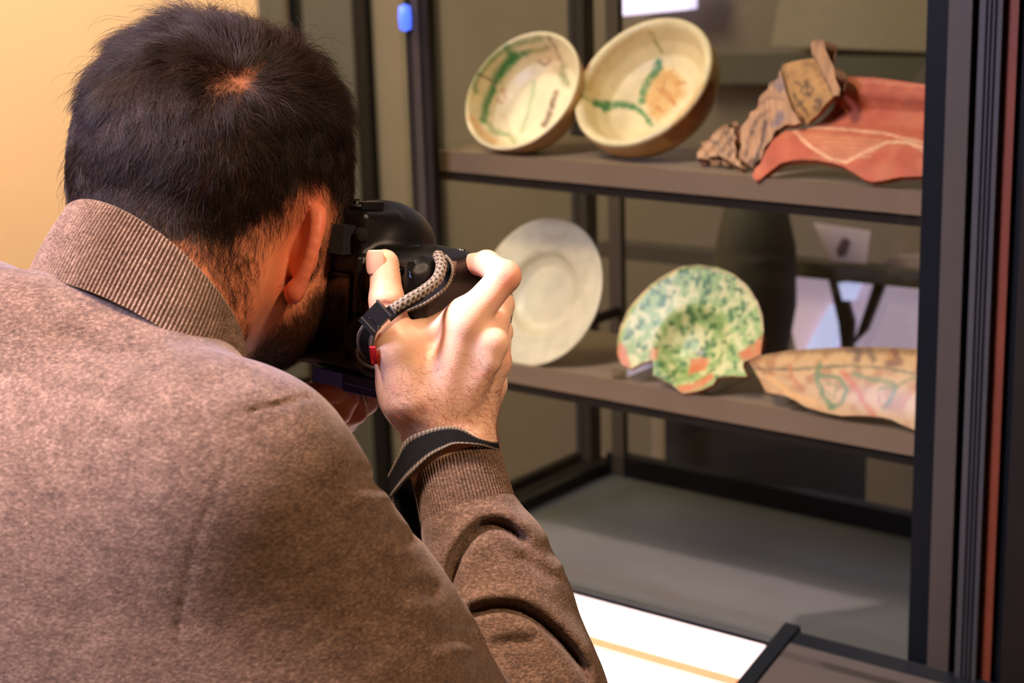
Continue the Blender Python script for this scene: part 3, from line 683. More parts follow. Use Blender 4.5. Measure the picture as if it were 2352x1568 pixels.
PXF = [
 (sp2([(1040, 1420), (1035, 1340), (1055, 1270), (1100, 1215), (1150, 1205), (1195, 1235), (1240, 1285)]), FA, 13, 0.0085, 0.0045),
 (sp2([(1050, 1440), (1090, 1405), (1150, 1392), (1210, 1405), (1270, 1450), (1330, 1520), (1365, 1600)]), FA, 13, 0.0090, 0.0045),
 (sp2([(1120, 1490), (1170, 1475), (1240, 1475)]), FA, 14, 0.0030, 0.001),
 (sp2([(1180, 1270), (1230, 1300), (1275, 1340)]), FA, 14, 0.0035, 0.002),
 (sp2([(560, 950), (600, 935), (660, 925), (720, 905)]), UA, 5, 0.0024, 0.0004),
 (sp2([(565, 955), (540, 1010), (500, 1120), (455, 1230), (430, 1330), (412, 1450), (402, 1580)]), UA, 6, 0.0009, 0.0),
 (sp2([(560, 850), (530, 870), (440, 900)]), UA, 30, 0.003, 0.002),
 (sp2([(900, 1120), (850, 1105), (800, 1110)]), UA, 18, 0.0040, 0.0025),
 (sp2([(955, 1250), (900, 1225), (850, 1230)]), UA, 18, 0.0040, 0.0025),
 (sp2([(1010, 1370), (960, 1350), (900, 1370)]), UA, 18, 0.0045, 0.0025),
 (sp2([(1120, 1480), (1060, 1455), (980, 1470)]), UA, 18, 0.0040, 0.0025),
 (sp2([(100, 760), (250, 800), (400, 860)]), UA, 30, 0.0030, 0.002),
]
SWV, SWF = SW.mesh(0.0024, disp=swdisp, margin=0.02)
print('sweater', len(SWV), time.time() - T0)
def knit(name, base, dark, light, rib=False):
    m, nt, b = newmat(name); L = nt.links; tc = nt.nodes.new('ShaderNodeTexCoord'); mp = nt.nodes.new('ShaderNodeMapping')
    mp.inputs['Rotation'].default_value = (0.3, -0.4, 0.5); mp.inputs['Scale'].default_value = (1.0, 1.0, 2.2)
    L.new(tc.outputs['Object'], mp.inputs['Vector'])
    n = nt.nodes.new('ShaderNodeTexNoise'); n.inputs['Scale'].default_value = 340; n.inputs['Detail'].default_value = 6; n.inputs['Roughness'].default_value = 0.75
    L.new(mp.outputs['Vector'], n.inputs['Vector'])
    n3 = nt.nodes.new('ShaderNodeTexNoise'); n3.inputs['Scale'].default_value = 60; n3.inputs['Detail'].default_value = 3; L.new(mp.outputs['Vector'], n3.inputs['Vector'])
    add = nt.nodes.new('ShaderNodeMath'); add.operation = 'MULTIPLY_ADD'; add.inputs[1].default_value = 0.25; L.new(n3.outputs['Fac'], add.inputs[0]); 
    sub = nt.nodes.new('ShaderNodeMath'); sub.operation = 'SUBTRACT'; sub.inputs[1].default_value = 0.125; L.new(n.outputs['Fac'], sub.inputs[0]); L.new(sub.outputs[0], add.inputs[2])
    cr = nt.nodes.new('ShaderNodeValToRGB'); e = cr.color_ramp.elements
    e[0].position = 0.33; e[0].color = (*lin(dark), 1); e[1].position = 0.70; e[1].color = (*lin(light), 1); k = e.new(0.5); k.color = (*lin(base), 1)
    L.new(add.outputs[0], cr.inputs['Fac']); L.new(cr.outputs['Color'], b.inputs['Base Color'])
    b.inputs['Roughness'].default_value = 0.9; b.inputs['Sheen Weight'].default_value = 0.35; b.inputs['Sheen Roughness'].default_value = 0.4; b.inputs['Specular IOR Level'].default_value = 0.15
    b.inputs['Sheen Tint'].default_value = (1, 0.85, 0.75, 1)
    n2 = nt.nodes.new('ShaderNodeTexNoise'); n2.inputs['Scale'].default_value = 900; n2.inputs['Detail'].default_value = 3; L.new(tc.outputs['Object'], n2.inputs['Vector'])
    bp = nt.nodes.new('ShaderNodeBump'); bp.inputs['Strength'].default_value = 0.6; bp.inputs['Distance'].default_value = 0.001
    L.new(n2.outputs['Fac'], bp.inputs['Height']); L.new(bp.outputs['Normal'], b.inputs['Normal']); return m
M_KNIT = knit('brown_heather_knit', (98, 77, 61), (64, 49, 39), (142, 116, 95))
M_RIB = knit('brown_heather_rib', (106, 84, 68), (72, 56, 46), (148, 122, 102))
sweater = mesh_obj('sweater', SWV, SWF, M_KNIT, man)

def ribbed(name, ringA, ringB, nribs, rows, amp, fn, parent, inner=0.004, top=True, bulge=0.0):
    """closed ribbed band between two rings; ring = (centre, axis1, axis2) whose axes carry their radii"""
    n = nribs * 8; th = np.arange(n) / n * 2 * math.pi; c, s = np.cos(th)[:, None], np.sin(th)[:, None]
    rib = amp * (2.2 * np.abs(np.cos(th * nribs / 2)) ** 0.8 - 1.6); rings = []
    def ring(t, off):
        C0 = ringA[0] * (1 - t) + ringB[0] * t; A = ringA[1] * (1 - t) + ringB[1] * t; B = ringA[2] * (1 - t) + ringB[2] * t
        o = nrm(A)[None] * c + nrm(B)[None] * s
        return C0 + A * c + B * s + o * (off + bulge * math.sin(math.pi * t))
    for i in range(rows): rings.append(ring(i / (rows - 1), rib[:, None]))
    for a in (0.5, 1.0, 1.5): rings.append(ring(1 + 0.0, 0) + nrm(ringB[0] - ringA[0]) * inner * 0.5 * math.sin(a * math.pi / 2 if a < 2 else 0) * 1.0 + (ring(1, -inner * a / 2 + 0) - ring(1, 0)) + (rib * (1 - a / 2))[:, None] * (ring(1, 1) - ring(1, 0)))
    for i in range(rows // 2): rings.append(ring(1 - i / (rows // 2) * 0.9, -inner))
    V = np.concatenate(rings); R_ = len(rings); i = np.arange(n); F_ = []
    for r in range(R_ - 1): F_.append(np.stack([r * n + i, r * n + (i + 1) % n, (r + 1) * n + (i + 1) % n, (r + 1) * n + i], 1))
    return mesh_obj(name, V, np.concatenate(F_), M_RIB, parent)
def ring_from(c, a1, tiltdir, r1, r2):
    return (c, nrm(a1) * r1, nrm(tiltdir) * r2)
# collar: chord directions from the photograph's ring
chord = nrm(P(567, 832, 1.10) - P(128, 485, 1.13))
CT = P(350, 662, 1.135); upc = nrm(0.79 * -CD + 0.61 * CR)
def backdir(sag): return nrm(-CF * math.cos(math.asin(sag)) + upc * sag)
CTr = (CT, chord * 0.0795, backdir(0.44) * 0.082)
chord2 = nrm(P(545, 850, 1.07) - P(60, 600, 1.12))
CB = P(288, 802, 1.110)
CBr = (CB, chord2 * 0.086, backdir(0.36) * 0.086)
collar = ribbed('ribbed_collar', CBr, CTr, 176, 26, 0.0010, None, sweater, bulge=0.002)
# cuff
ax = nrm(WR - ELB); c1 = nrm(CR - ax * (CR @ ax)); c2 = np.cross(ax, c1)
KA = (ELB + (WR - ELB) * 0.775, c1 * 0.0330, c2 * 0.0330); KB = (ELB + (WR - ELB) * 0.955, nrm(c1 + 0.10 * ax) * 0.0310, c2 * 0.0300)
cuff = ribbed('ribbed_cuff', KA, KB, 80, 24, 0.0007, None, sweater, inner=0.003)
# trousers and shoes (below the frame)
TQ = Solid(); TQ.ell(HIP - TUP * 0.02, (0.165, 0.122, 0.12), TAX, k=0.04)
for hp, kn, an in LEGS: TQ.chain([hp, kn, an + np.array([0, 0, 0.01])], [0.092, 0.068, 0.056], k=0.03)
v_, f_ = TQ.mesh(0.008); mesh_obj('trousers', v_, f_, mat('dark_denim', (36, 38, 48), 0.85, noise=0.15, nscale=200), man)
for hp, kn, an in LEGS:
    q = Solid(); fd = nrm(TF * np.array([1, 1, 0])); a0 = np.array([an[0], an[1], 0.045])
    q.cone(a0 - fd * 0.045, a0 + fd * 0.16 - ZX * 0.008, 0.042, 0.036, k=0.01); q.cone(a0, an + ZX * 0.02, 0.042, 0.040, k=0.02)
    q.box((a0[0], a0[1], -0.05), (0.3, 0.3, 0.051), k=0.002, op=-1)
    v_, f_ = q.mesh(0.005); mesh_obj('shoe', v_, f_, mat('dark_leather', (30, 24, 20), 0.4), man)
# ------------------------------------------------------------------ hair, beard, hand hair
def mkhair(name, roots, nor, dirs, length, lift, rad, col, parent, npt=6, curl=0.0, R_=0.09, rough=0.45, label=None):
    N = len(roots); s = np.linspace(0, 1, npt)[None, :, None]; Lg = length[:, None, None]; n = nor[:, None, :]; t = dirs[:, None, :]
    pos = roots[:, None, :] + t * Lg * s + n * (lift[:, None, None] * Lg * (s - 0.45 * s * s)) - n * (Lg * s) ** 2 / (2 * R_)
    if curl > 0:
        b = np.cross(n, t); ph = RNG.uniform(0, 6.28, (N, 1, 1)); am = RNG.uniform(0.3, 1, (N, 1, 1)) * curl
        pos = pos + b * am * Lg * (np.sin(ph + s * 4.0) - np.sin(ph)) + n * am * 0.5 * Lg * (np.cos(ph + s * 3.0) - np.cos(ph)) * 0.4
    hc = bpy.data.hair_curves.new(name); hc.add_curves([npt] * N)
    hc.attributes['position'].data.foreach_set('vector', pos.astype(np.float32).ravel())
    ra = hc.attributes.get('radius') or hc.attributes.new('radius', 'FLOAT', 'POINT')
    r = rad[:, None] * (1 - 0.65 * s[:, :, 0] ** 2) * np.ones((N, npt)); ra.data.foreach_set('value', r.astype(np.float32).ravel())
    m, nt, b = newmat(name + '_fibre'); c = lin(col); hi = nt.nodes.new('ShaderNodeHairInfo'); cr = nt.nodes.new('ShaderNodeValToRGB')
    e = cr.color_ramp.elements; e[0].color = (*(c * 0.45), 1); e[1].color = (*(c * np.array([2.4, 1.9, 1.3])), 1)
    nt.links.new(hi.outputs['Random'], cr.inputs['Fac']); nt.links.new(cr.outputs['Color'], b.inputs['Base Color'])
    b.inputs['Roughness'].default_value = rough; b.inputs['Specular IOR Level'].default_value = 0.25
    hc.materials.append(m); o = link(bpy.data.objects.new(name, hc), parent, kind='stuff', label=label); return o
tri = SKF[:, [0, 1, 2]]
def sample(weight, count):
    q = SKV[SKF]; ar = 0.5 * np.linalg.norm(np.cross(q[:, 2] - q[:, 0], q[:, 3] - q[:, 1]), axis=1); w_ = ar * weight[SKF].mean(1); w_ /= w_.sum()
    f = RNG.choice(len(SKF), count, p=w_); a, b = RNG.random((2, count, 1)); q = q[f]
    return (q[:, 0] * (1 - a) + q[:, 1] * a) * (1 - b) + (q[:, 3] * (1 - a) + q[:, 2] * a) * b, f
def tang(v, n): v = v - n * (v * n).sum(1, keepdims=True); return v / np.maximum(np.linalg.norm(v, axis=1, keepdims=True), 1e-9)
fnor = SKN[SKF].mean(1)
wh_d = np.linalg.norm((LOC - WHL) * np.array([0.75, 1.1, 1.25]), axis=1)
wgt = hw * np.clip((wbare - 1) / 18, 0.42, 1)
wgt = wgt * np.clip(0.25 + 0.75 * (hw > 0.75) + 0.35 * hw, 0, 1)
rt, fi = sample(wgt, 92000); nn = fnor[fi]; nn /= np.linalg.norm(nn, axis=1, keepdims=True); l = (rt - HC) @ HAX.T * 100
hx, hy, _z = projn(rt)
away = l - WHL; away /= np.maximum(np.linalg.norm(away, axis=1, keepdims=True), 0.3); away = away @ HAX
top = np.clip((l[:, 2] - 2.5) / 3.5, 0, 1) * np.clip((l[:, 1] + 8.5) / 2.5, 0.15, 1)
down = -HU[None] * 1.0 + 0.10 * HR[None]
swirl = np.cross(nn, away) * 0.35
d_ = away * (0.55 + 0.6 * top)[:, None] + down * (1.15 * (1 - top))[:, None] + swirl * np.clip(1.5 - np.linalg.norm(l - WHL, axis=1) / 5, 0, 1)[:, None]
d_ += top[:, None] * (-HR[None] * 0.12 + HF[None] * 0.25)
frq = vnoise(rt, 75, 11)[:, None]; fr2 = vnoise(rt, 200, 12)[:, None]; fr3 = vnoise(rt, 75, 13)[:, None]
side_ = np.cross(nn, tang(d_, nn)); d_ = tang(tang(d_, nn) + side_ * ((0.75 + 0.5 * top[:, None]) * frq + 0.45 * fr2 + 0.18 * RNG.normal(size=(len(rt), 1))), nn)
ln = (0.0115 + 0.021 * top) * (0.75 + 0.35 * RNG.random(len(rt)) + 0.18 * fr3[:, 0]); 
naped = np.clip((-l[:, 2] - 4.5) / 5, 0, 1); ln *= 1 - 0.30 * naped
nearw = np.clip(np.linalg.norm(l - WHL, axis=1) / 2.5, 0.45, 1); ln *= nearw * (1 + 0.25 * top * np.clip(-l[:, 0] / 4, 0, 1))
lift = (0.46 + 0.44 * top + (0.18 + 0.25 * top) * fr3[:, 0] + 0.10 * RNG.normal(size=len(rt))) * (1 - 0.35 * naped)
fly = RNG.random(len(rt)) < 0.006; lift[fly] += 0.5; ln[fly] *= 1.35
mkhair('hair', rt, nn, d_, ln, lift, np.full(len(rt), 0.000085), (31, 21, 15), man, npt=7, curl=0.10, label='short dark brown hair with a crown whorl')
# neck and temple fluff handled by the same weights; beard
rt, fi = sample(bw, 21000); nn = fnor[fi]; nn /= np.linalg.norm(nn, axis=1, keepdims=True)
d_ = tang(np.tile(-HU * 0.9 + HF * 0.35, (len(rt), 1)) + 0.75 * RNG.normal(size=(len(rt), 3)) * 0.6, nn)
mkhair('beard', rt, nn, d_, 0.0085 * (0.6 + 0.7 * RNG.random(len(rt))), np.full(len(rt), 0.55), np.full(len(rt), 0.000070), (46, 28, 18), man, npt=6, curl=0.25, label='short dark curly beard')
hwt = ((px > 885) & (px < 1150) & (py > 800) & (py < 1010) & FACE & hand) * np.clip((py - 780) / 160, 0, 1)
if hwt.sum() > 0:
    rt, fi = sample(hwt, 620); nn = fnor[fi]; nn /= np.linalg.norm(nn, axis=1, keepdims=True); X, Y, _z = projn(rt)
    d_ = tang(np.tile(CR * 0.75 + CD * 0.25, (len(rt), 1)) + CD[None] * (0.9 * vnoise(rt, 60, 21))[:, None] - CR[None] * (0.9 * vnoise(rt, 40, 22))[:, None] + 0.35 * RNG.normal(size=(len(rt), 3)), nn)
    mkhair('hand_hair', rt, nn, d_, 0.0085 * (0.6 + 0.8 * RNG.random(len(rt))), np.full(len(rt), 0.28), np.full(len(rt), 0.000045), (120, 62, 30), man, npt=7, curl=0.35, label='fine brown hairs on the back of the hand')
nwt = np.clip(polyd(px, py, [(430, 560), (600, 560), (590, 700), (560, 810), (520, 760)]) / 40 + 0.2, 0, 1) * FACE * head_m
rt, fi = sample(nwt, 1300); nn = fnor[fi]; nn /= np.linalg.norm(nn, axis=1, keepdims=True)
d_ = tang(np.tile(-HU + 0.3 * HR, (len(rt), 1)) + 0.4 * RNG.normal(size=(len(rt), 3)), nn)
mkhair('neck_hair', rt, nn, d_, 0.006 * (0.6 + 0.7 * RNG.random(len(rt))), np.full(len(rt), 0.3), np.full(len(rt), 0.00005), (70, 42, 26), man, npt=5, curl=0.3)

# ================================================================== PHOTO CAMERA
KR, KF, KU = basis(38, 9, 1)
BP = P(885, 622, 1.184)
KC = BP + KF * 0.030 - KR * 0.040 - KU * 0.030; KAX = np.stack([KR, KF, KU])
def kl(x, y, z): return KC + x * KR + y * KF + z * KU
MK = frame_mat(KC, KR, KF, KU)
M_CAMB = mat('camera_black_shell', (19, 20, 18), 0.30, bump=0.2, bscale=2500, spec=0.5)
M_RUB = mat('camera_rubber', (18, 18, 18), 0.6, bump=0.8, bscale=1800)
M_GLOSS = mat('gloss_black', (6, 7, 8), 0.08, coat=0.6)
M_STEEL = mat('steel', (150, 148, 140), 0.3, metal=1.0)
Kb = Solid(); B_ = lambda c, h, rd=0.006, k=0.006, op=1: Kb.box(kl(*c), h, KAX, rd, k, op)
B_((0, 0, -0.003), (0.072, 0.030, 0.043), 0.010)
B_((0.040, 0.0, 0.030), (0.030, 0.027, 0.012), 0.009, 0.010)
B_((-0.045, 0.0, 0.028), (0.026, 0.025, 0.012), 0.008, 0.008)
Kb.ell(kl(-0.004, 0.012, 0.040), (0.033, 0.050, 0.034), KAX, k=0.006)
B_((-0.004, -0.012, 0.048), (0.024, 0.020, 0.020), 0.005, 0.004)
Kb.chain([kl(0.060, 0.034, 0.024), kl(0.062, 0.040, -0.010), kl(0.060, 0.036, -0.046)], [0.0185, 0.0195, 0.019], k=0.010)
Kb.cone(kl(0.048, 0.010, 0.034), kl(0.066, 0.044, 0.026), 0.014, 0.013, k=0.008)
B_((0.046, -0.026, -0.004), (0.022, 0.009, 0.040), 0.007, 0.008)
B_((0.020, -0.0335, 0.018), (0.0022, 0.004, 0.02), 0.002, 0.004)
Kb.box(kl(-0.026, -0.034, -0.006), (0.038, 0.004, 0.029), KAX, 0.002, 0.001, -1)
Kb.cone(kl(-0.004, 0.02, -0.006), kl(-0.004, 0.042, -0.006), 0.036, 0.034, k=0.006)
kv, kf = Kb.mesh(0.0011, margin=0.004)
kam = mesh_obj('photo_camera', kv, kf, M_CAMB, label='black digital reflex camera held up to the bearded man\'s eye', cat='camera')
def kbox(name, c0, c1, m, bevel=0.0008, parent=kam, **kw): return box(name, c0, c1, m, parent, mt=MK, bevel=bevel, **kw)
def kdisc(name, c, r, h, m, axis='y', parent=kam, prof=None, **kw):
    rot = {'y': Matrix.Rotation(math.radians(90), 4, 'X'), 'z': Matrix.Identity(4), 'yf': Matrix.Rotation(math.radians(-90), 4, 'X')}[axis]
    pr = prof or [(0, 0), (r, 0), (r, h * 0.75), (r * 0.85, h), (0, h)]
    return lathe(name, pr, MK @ Matrix.Translation(c) @ rot, m, parent, n=28, **kw)
kbox('screen', (-0.062, -0.0325, -0.033), (0.010, -0.0300, 0.021), M_GLOSS)
kbox('control_panel', (0.029, -0.0362, 0.0255), (0.0625, -0.033, 0.0385), M_GLOSS, 0.001); kbox('ridge', (0.0635, -0.0375, 0.018), (0.0655, -0.030, 0.0395), M_CAMB, 0.0008)
kbox('screen_frame', (0.0105, -0.0345, -0.036), (0.0125, -0.029, 0.024), M_CAMB); kbox('screen_frame', (-0.064, -0.0345, 0.022), (0.0125, -0.029, 0.024), M_CAMB)
kdisc('dial', (0.030, -0.0345, -0.018), 0.0165, 0.003, M_RUB, prof=[(0, 0.001), (0.009, 0.001), (0.0095, 0.0025), (0.0155, 0.003), (0.0165, 0.001), (0.0165, -0.002)])
kdisc('joystick', (0.0235, -0.0355, 0.012), 0.0040, 0.003, M_RUB)
for i, (u, z) in enumerate(((0.048, 0.0330), (0.0570, 0.0320), (0.0345, 0.034))): kdisc('button', (u, -0.0362, z), 0.0040, 0.0030, M_GLOSS)
kbox('eyepiece', (-0.022, -0.044, 0.038), (0.012, -0.030, 0.058), M_RUB, bevel=0.004)
kdisc('diopter_knob', (0.0195, -0.033, 0.052), 0.0055, 0.004, M_RUB)
kbox('hot_shoe', (-0.015, -0.026, 0.0685), (0.011, -0.004, 0.0705), M_CAMB); kbox('hot_shoe', (-0.015, -0.026, 0.0725), (-0.0115, -0.004, 0.0740), M_STEEL, 0.0003); kbox('hot_shoe', (0.0075, -0.026, 0.0725), (0.011, -0.004, 0.0740), M_STEEL, 0.0003)
kbox('hot_shoe', (-0.0155, -0.026, 0.0685), (-0.0145, -0.004, 0.074), M_CAMB, 0.0002); kbox('hot_shoe', (0.0105, -0.026, 0.0685), (0.0115, -0.004, 0.074), M_CAMB, 0.0002)
for u, v, z in ((0.034, 0.010, 0.0415), (0.043, 0.012, 0.0415), (0.052, 0.016, 0.0420), (0.060, 0.020, 0.0420)): kdisc('button', (u, v + 0.006, z + 0.0015), 0.0028, 0.003, M_STEEL if u > 0.055 else M_RUB, 'z')
kdisc('shutter_button', (0.066, 0.048, 0.036), 0.0055, 0.0035, M_GLOSS, 'z')
kbox('strap_lug', (0.066, -0.004, 0.030), (0.074, 0.004, 0.040), M_STEEL)
kdisc('lens_barrel', (-0.004, 0.040, -0.006), 0.036, 0.08, M_RUB, 'yf', prof=[(0, 0), (0.033, 0), (0.034, 0.012), (0.036, 0.016), (0.036, 0.042), (0.034, 0.045), (0.037, 0.055), (0.039, 0.085), (0.036, 0.086), (0.034, 0.078), (0, 0.076)])
kdisc('lens_ring', (-0.004, 0.060, -0.006), 0.037, 0.02, M_CAMB, 'yf', prof=[(0.034, 0), (0.0375, 0.001), (0.0375, 0.016), (0.034, 0.017)])
# small printed icons by the buttons: two magnifiers
M_ICON = mat('blue_print', (110, 150, 230), 0.5)
def magn(px_, py_):
    q = onp(px_, py_, kl(0, -0.0352, 0), KF); vs, fs = tube_pts([q + KR * 0.0016 * math.cos(a) + KU * 0.0016 * math.sin(a) for a in np.arange(12) / 12 * 6.283], 0.00028, n=6, closed=True)
    mesh_obj('magnifier_icon', vs, fs, M_ICON, kam); tube('magnifier_icon', [q + KR * 0.0012 - KU * 0.0012, q + KR * 0.0026 - KU * 0.0026], 0.0003, M_ICON, kam, n=6)
magn(926, 624); magn(938, 628)
M_PRT = mat('grey_print', (190, 190, 180), 0.5)
for a, b in ((929, 575), (953, 580)):
    q = onp(a, b, kl(0, 0, 0.0425), KU); tube('printed_mark', [q - KR * 0.0018, q + KF * 0.0012, q + KR * 0.0018, q - KF * 0.0012], 0.00025, M_PRT, kam, n=5, closed=True)
M_BLUEP = mat('blue_plastic', (98, 116, 245), 0.35); M_BLUED = mat('dark_blue_plastic', (44, 64, 140), 0.3)
q0 = onp(720, 858, kl(0, -0.028, 0), KF) - KC; xa = q0 @ KR; q1 = onp(790, 858, kl(0, -0.028, 0), KF) - KC; xb = q1 @ KR; zt_ = onp(760, 845, kl(0, -0.028, 0), KF) - KC; zt_ = zt_ @ KU
bp_ = link(bpy.data.objects.new('camera_plate', None), kam, label='bright blue plate under the camera')
box('plate_block', (xa, -0.029, -0.0565), (xb, 0.02, -0.0465), M_BLUEP, bp_, mt=MK, bevel=0.0008)
box('plate_block', (xb, -0.028, -0.0585), (0.062, 0.02, -0.0465), M_BLUED, bp_, mt=MK, bevel=0.0008)
box('plate_groove', (xb + 0.001, -0.0290, -0.0535), (0.060, -0.027, -0.0525), M_BLUEP, bp_, mt=MK); box('plate_groove', (xb + 0.001, -0.0290, -0.0585), (0.060, -0.027, -0.0577), M_BLUEP, bp_, mt=MK)

# ------------------------------------------------------------------ straps
M_WEB = mat('webbing', (20, 22, 24), 0.9, spec=0.2, attr=True, bump=0.5, bscale=1500)
M_RED = mat('red_stitching', (225, 20, 24), 0.6, bump=0.6, bscale=1200)
def strip2(name, A, B, thick, parent, n=60, nw=10, rib=0.0, edge=True, rd=0.14):
    A = spline([P(*a) for a in A], n); B = spline([P(*b) for b in B], n); vs = []; cc = []
    for i in range(n):
        t = nrm(A[min(i + 1, n - 1)] - A[max(i - 1, 0)] + B[min(i + 1, n - 1)] - B[max(i - 1, 0)]); nn_ = nrm(np.cross(t, B[i] - A[i]))
        for s in (1, -1):
            for k in range(nw + 1):
                u = k / nw if s > 0 else 1 - k / nw
                vs.append(A[i] * (1 - u) + B[i] * u + nn_ * s * thick / 2 * (1.0 + rib * (i % 2)) * (1 if 0 < k < nw else 1.5)); q = min(u, 1 - u)
                wv = 0.75 + 0.5 * ((i + k) % 2)
                cc.append((lin((128, 118, 102)) * (0.5 + 0.9 * (i % 2)) if (q < rd and edge) else lin((17, 17, 17)) * wv))
    m_ = 2 * (nw + 1); fs = []
    for i in range(n - 1):
        for k in range(m_): fs.append((i * m_ + k, i * m_ + (k + 1) % m_, (i + 1) * m_ + (k + 1) % m_, (i + 1) * m_ + k))
    fs += [tuple(range(m_ - 1, -1, -1)), tuple((n - 1) * m_ + k for k in range(m_))]
    return mesh_obj(name, vs, fs, M_WEB, parent, cols=np.array(cc))
st = link(bpy.data.objects.new('camera_strap', None), label='black and grey woven camera strap looped around the wrist with buckle and red stitching', cat='strap')
# braided edge run from the lug to the buckle
bp1 = spline([P(1006, 585, 1.176), P(1014, 610, 1.166), P(1003, 642, 1.156), P(972, 668, 1.148), P(935, 690, 1.141), P(900, 712, 1.137)], 70)
vs, fs = tube_pts(bp1, 0.0036, n=16); cc = []
for i in range(70):
    for k in range(16):
        a = ((i + k) // 2) % 2; c = ((i - k) // 2) % 2
        cc.append(lin((150, 138, 120)) if (a or c) else lin((24, 22, 20)))
vs = np.array(vs).reshape(70, 16, 3); c0 = bp1[:, None]; wob = np.array([[1 + 0.10 * (((i + k) // 2) % 2) for k in range(16)] for i in range(70)])[..., None]
mesh_obj('braided_edge', (c0 + (vs - c0) * wob).reshape(-1, 3), fs, M_WEB, st, cols=np.array(cc), smooth=False)
strip2('webbing', [(960, 668, 1.150), (930, 682, 1.146), (900, 700, 1.140), (882, 712, 1.137)], [(975, 682, 1.146), (945, 700, 1.141), (915, 722, 1.137), (898, 736, 1.134)], 0.0018, st, 34, rib=0.5, edge=False)
strip2('webbing', [(1022, 585, 1.180), (1040, 612, 1.172), (1028, 655, 1.164), (985, 692, 1.158), (935, 715, 1.154)], [(1018, 583, 1.200), (1026, 608, 1.196), (1012, 640, 1.188), (970, 672, 1.178), (925, 700, 1.168)], 0.0014, st, 50, rd=0.07)
# buckle
bc = P(868, 724, 1.139); bu = nrm(P(900, 700, 1.137) - P(850, 750, 1.141)); bn = nrm(-CF - 0.2 * CR); bw_ = nrm(np.cross(bu, bn)); bn = np.cross(bw_, bu)
MB_ = frame_mat(bc, bu, bw_, bn); buck = link(bpy.data.objects.new('buckle', None), st, label='black plastic buckle')
box('buckle_body', (-0.004, -0.0066, -0.0024), (0.0065, 0.0066, 0.0024), M_CAMB, buck, mt=MB_, bevel=0.0012)
box('buckle_bar', (0.0062, -0.0072, -0.0012), (0.0075, 0.0072, 0.0030), mat('buckle_edge', (60, 58, 54), 0.3), buck, mt=MB_, bevel=0.0006)
box('buckle_body', (-0.012, -0.0068, -0.0036), (-0.0045, 0.0068, 0.0006), M_CAMB, buck, mt=MB_, bevel=0.0012)
box('buckle_bar', (-0.0090, -0.0068, 0.0004), (-0.0082, 0.0068, 0.0018), mat('buckle_edge2', (70, 68, 62), 0.3), buck, mt=MB_, bevel=0.0004)
strip2('webbing', [(858, 722, 1.140), (836, 742, 1.143), (822, 768, 1.150), (824, 800, 1.160), (842, 820, 1.168)], [(880, 742, 1.138), (864, 765, 1.141), (858, 790, 1.147), (862, 815, 1.154), (866, 826, 1.160)], 0.0016, st, 44, rd=0.2)
strip2('webbing', [(818, 800, 1.172), (824, 825, 1.172), (846, 842, 1.172), (866, 846, 1.172)], [(822, 798, 1.185), (830, 818, 1.185), (850, 832, 1.185), (868, 836, 1.185)], 0.0012, st, 30, rd=0.4)
strip2('red_stitching', [(849, 796, 1.146), (851, 816, 1.149), (854, 836, 1.152)], [(862, 796, 1.145), (865, 816, 1.148), (867, 834, 1.152)], 0.0016, st, 16, edge=False).data.materials[0] = M_RED
# wrist loop
strip2('wrist_loop', [(1128, 1005, 1.200), (1142, 1012, 1.185), (1130, 1016, 1.172), (1096, 1007, 1.160), (1060, 985, 1.156), (1025, 979, 1.155), (982, 987, 1.157), (938, 1007, 1.166), (914, 1050, 1.176), (893, 1092, 1.182)],
       [(1128, 1030, 1.200), (1146, 1034, 1.185), (1132, 1030, 1.170), (1100, 1022, 1.157), (1047, 1020, 1.151), (1020, 1030, 1.151), (985, 1050, 1.153), (945, 1088, 1.160), (920, 1115, 1.168), (898, 1142, 1.176)], 0.0016, st, 90, 12)
strip2('wrist_loop', [(905, 1085, 1.185), (900, 1140, 1.184), (915, 1200, 1.186), (940, 1260, 1.188), (960, 1330, 1.190)], [(945, 1075, 1.190), (952, 1130, 1.190), (962, 1190, 1.190), (970, 1260, 1.190), (976, 1330, 1.192)], 0.0016, st, 60, 12, rd=0.06)
strip2('wrist_loop', [(1128, 1005, 1.200), (1080, 1010, 1.222), (1000, 1020, 1.222), (950, 1040, 1.205), (920, 1075, 1.190)], [(1128, 1030, 1.200), (1080, 1035, 1.225), (1005, 1050, 1.225), (960, 1080, 1.205), (935, 1110, 1.190)], 0.0016, st, 40, 8)
# ================================================================== POTTERY
def fit_ellipse(pts):
    p = np.asarray(pts, float); c = p.mean(0); s = p.std(); q = (p - c) / s; x, y = q.T
    D = np.stack([x * x, x * y, y * y, x, y], 1); k, *_ = np.linalg.lstsq(D, np.ones(len(x)), rcond=None); a, b, cc, d, e = k
    M2 = np.array([[a, b / 2], [b / 2, cc]]); x0 = np.linalg.solve(2 * M2, -np.array([d, e])); F0 = 1 + x0 @ M2 @ x0
    w_, v = np.linalg.eigh(M2); ax = np.sqrt(F0 / w_) * s      # ax[0] is the larger axis
    return x0 * s + c, ax[0], ax[1], v[:, 0]
def disc_from(pts, v):
    """circle in space at case depth v that is seen as this ellipse: centre, radius, axes (major, minor, normal to the viewer)"""
    c, a, b, mj = fit_ellipse(pts); C0 = onp(c[0], c[1], cs(0, v, 0), VX); vw = nrm(C0 - CAM); Dp = (C0 - CAM) @ CF
    m3 = nrm(CR * mj[0] + CD * mj[1]); m3 = nrm(m3 - vw * (m3 @ vw)); s3 = np.cross(m3, vw); 
    if s3 @ CD > 0: s3 = -s3
    ph = math.acos(min(1, b / a)); n = s3 * math.sin(ph) - vw * math.cos(ph); e2 = s3 * math.cos(ph) + vw * math.sin(ph)
    print('disc', c, a, b, 'R', a * Dp / FPX); return C0, a * Dp / FPX, m3, e2, n
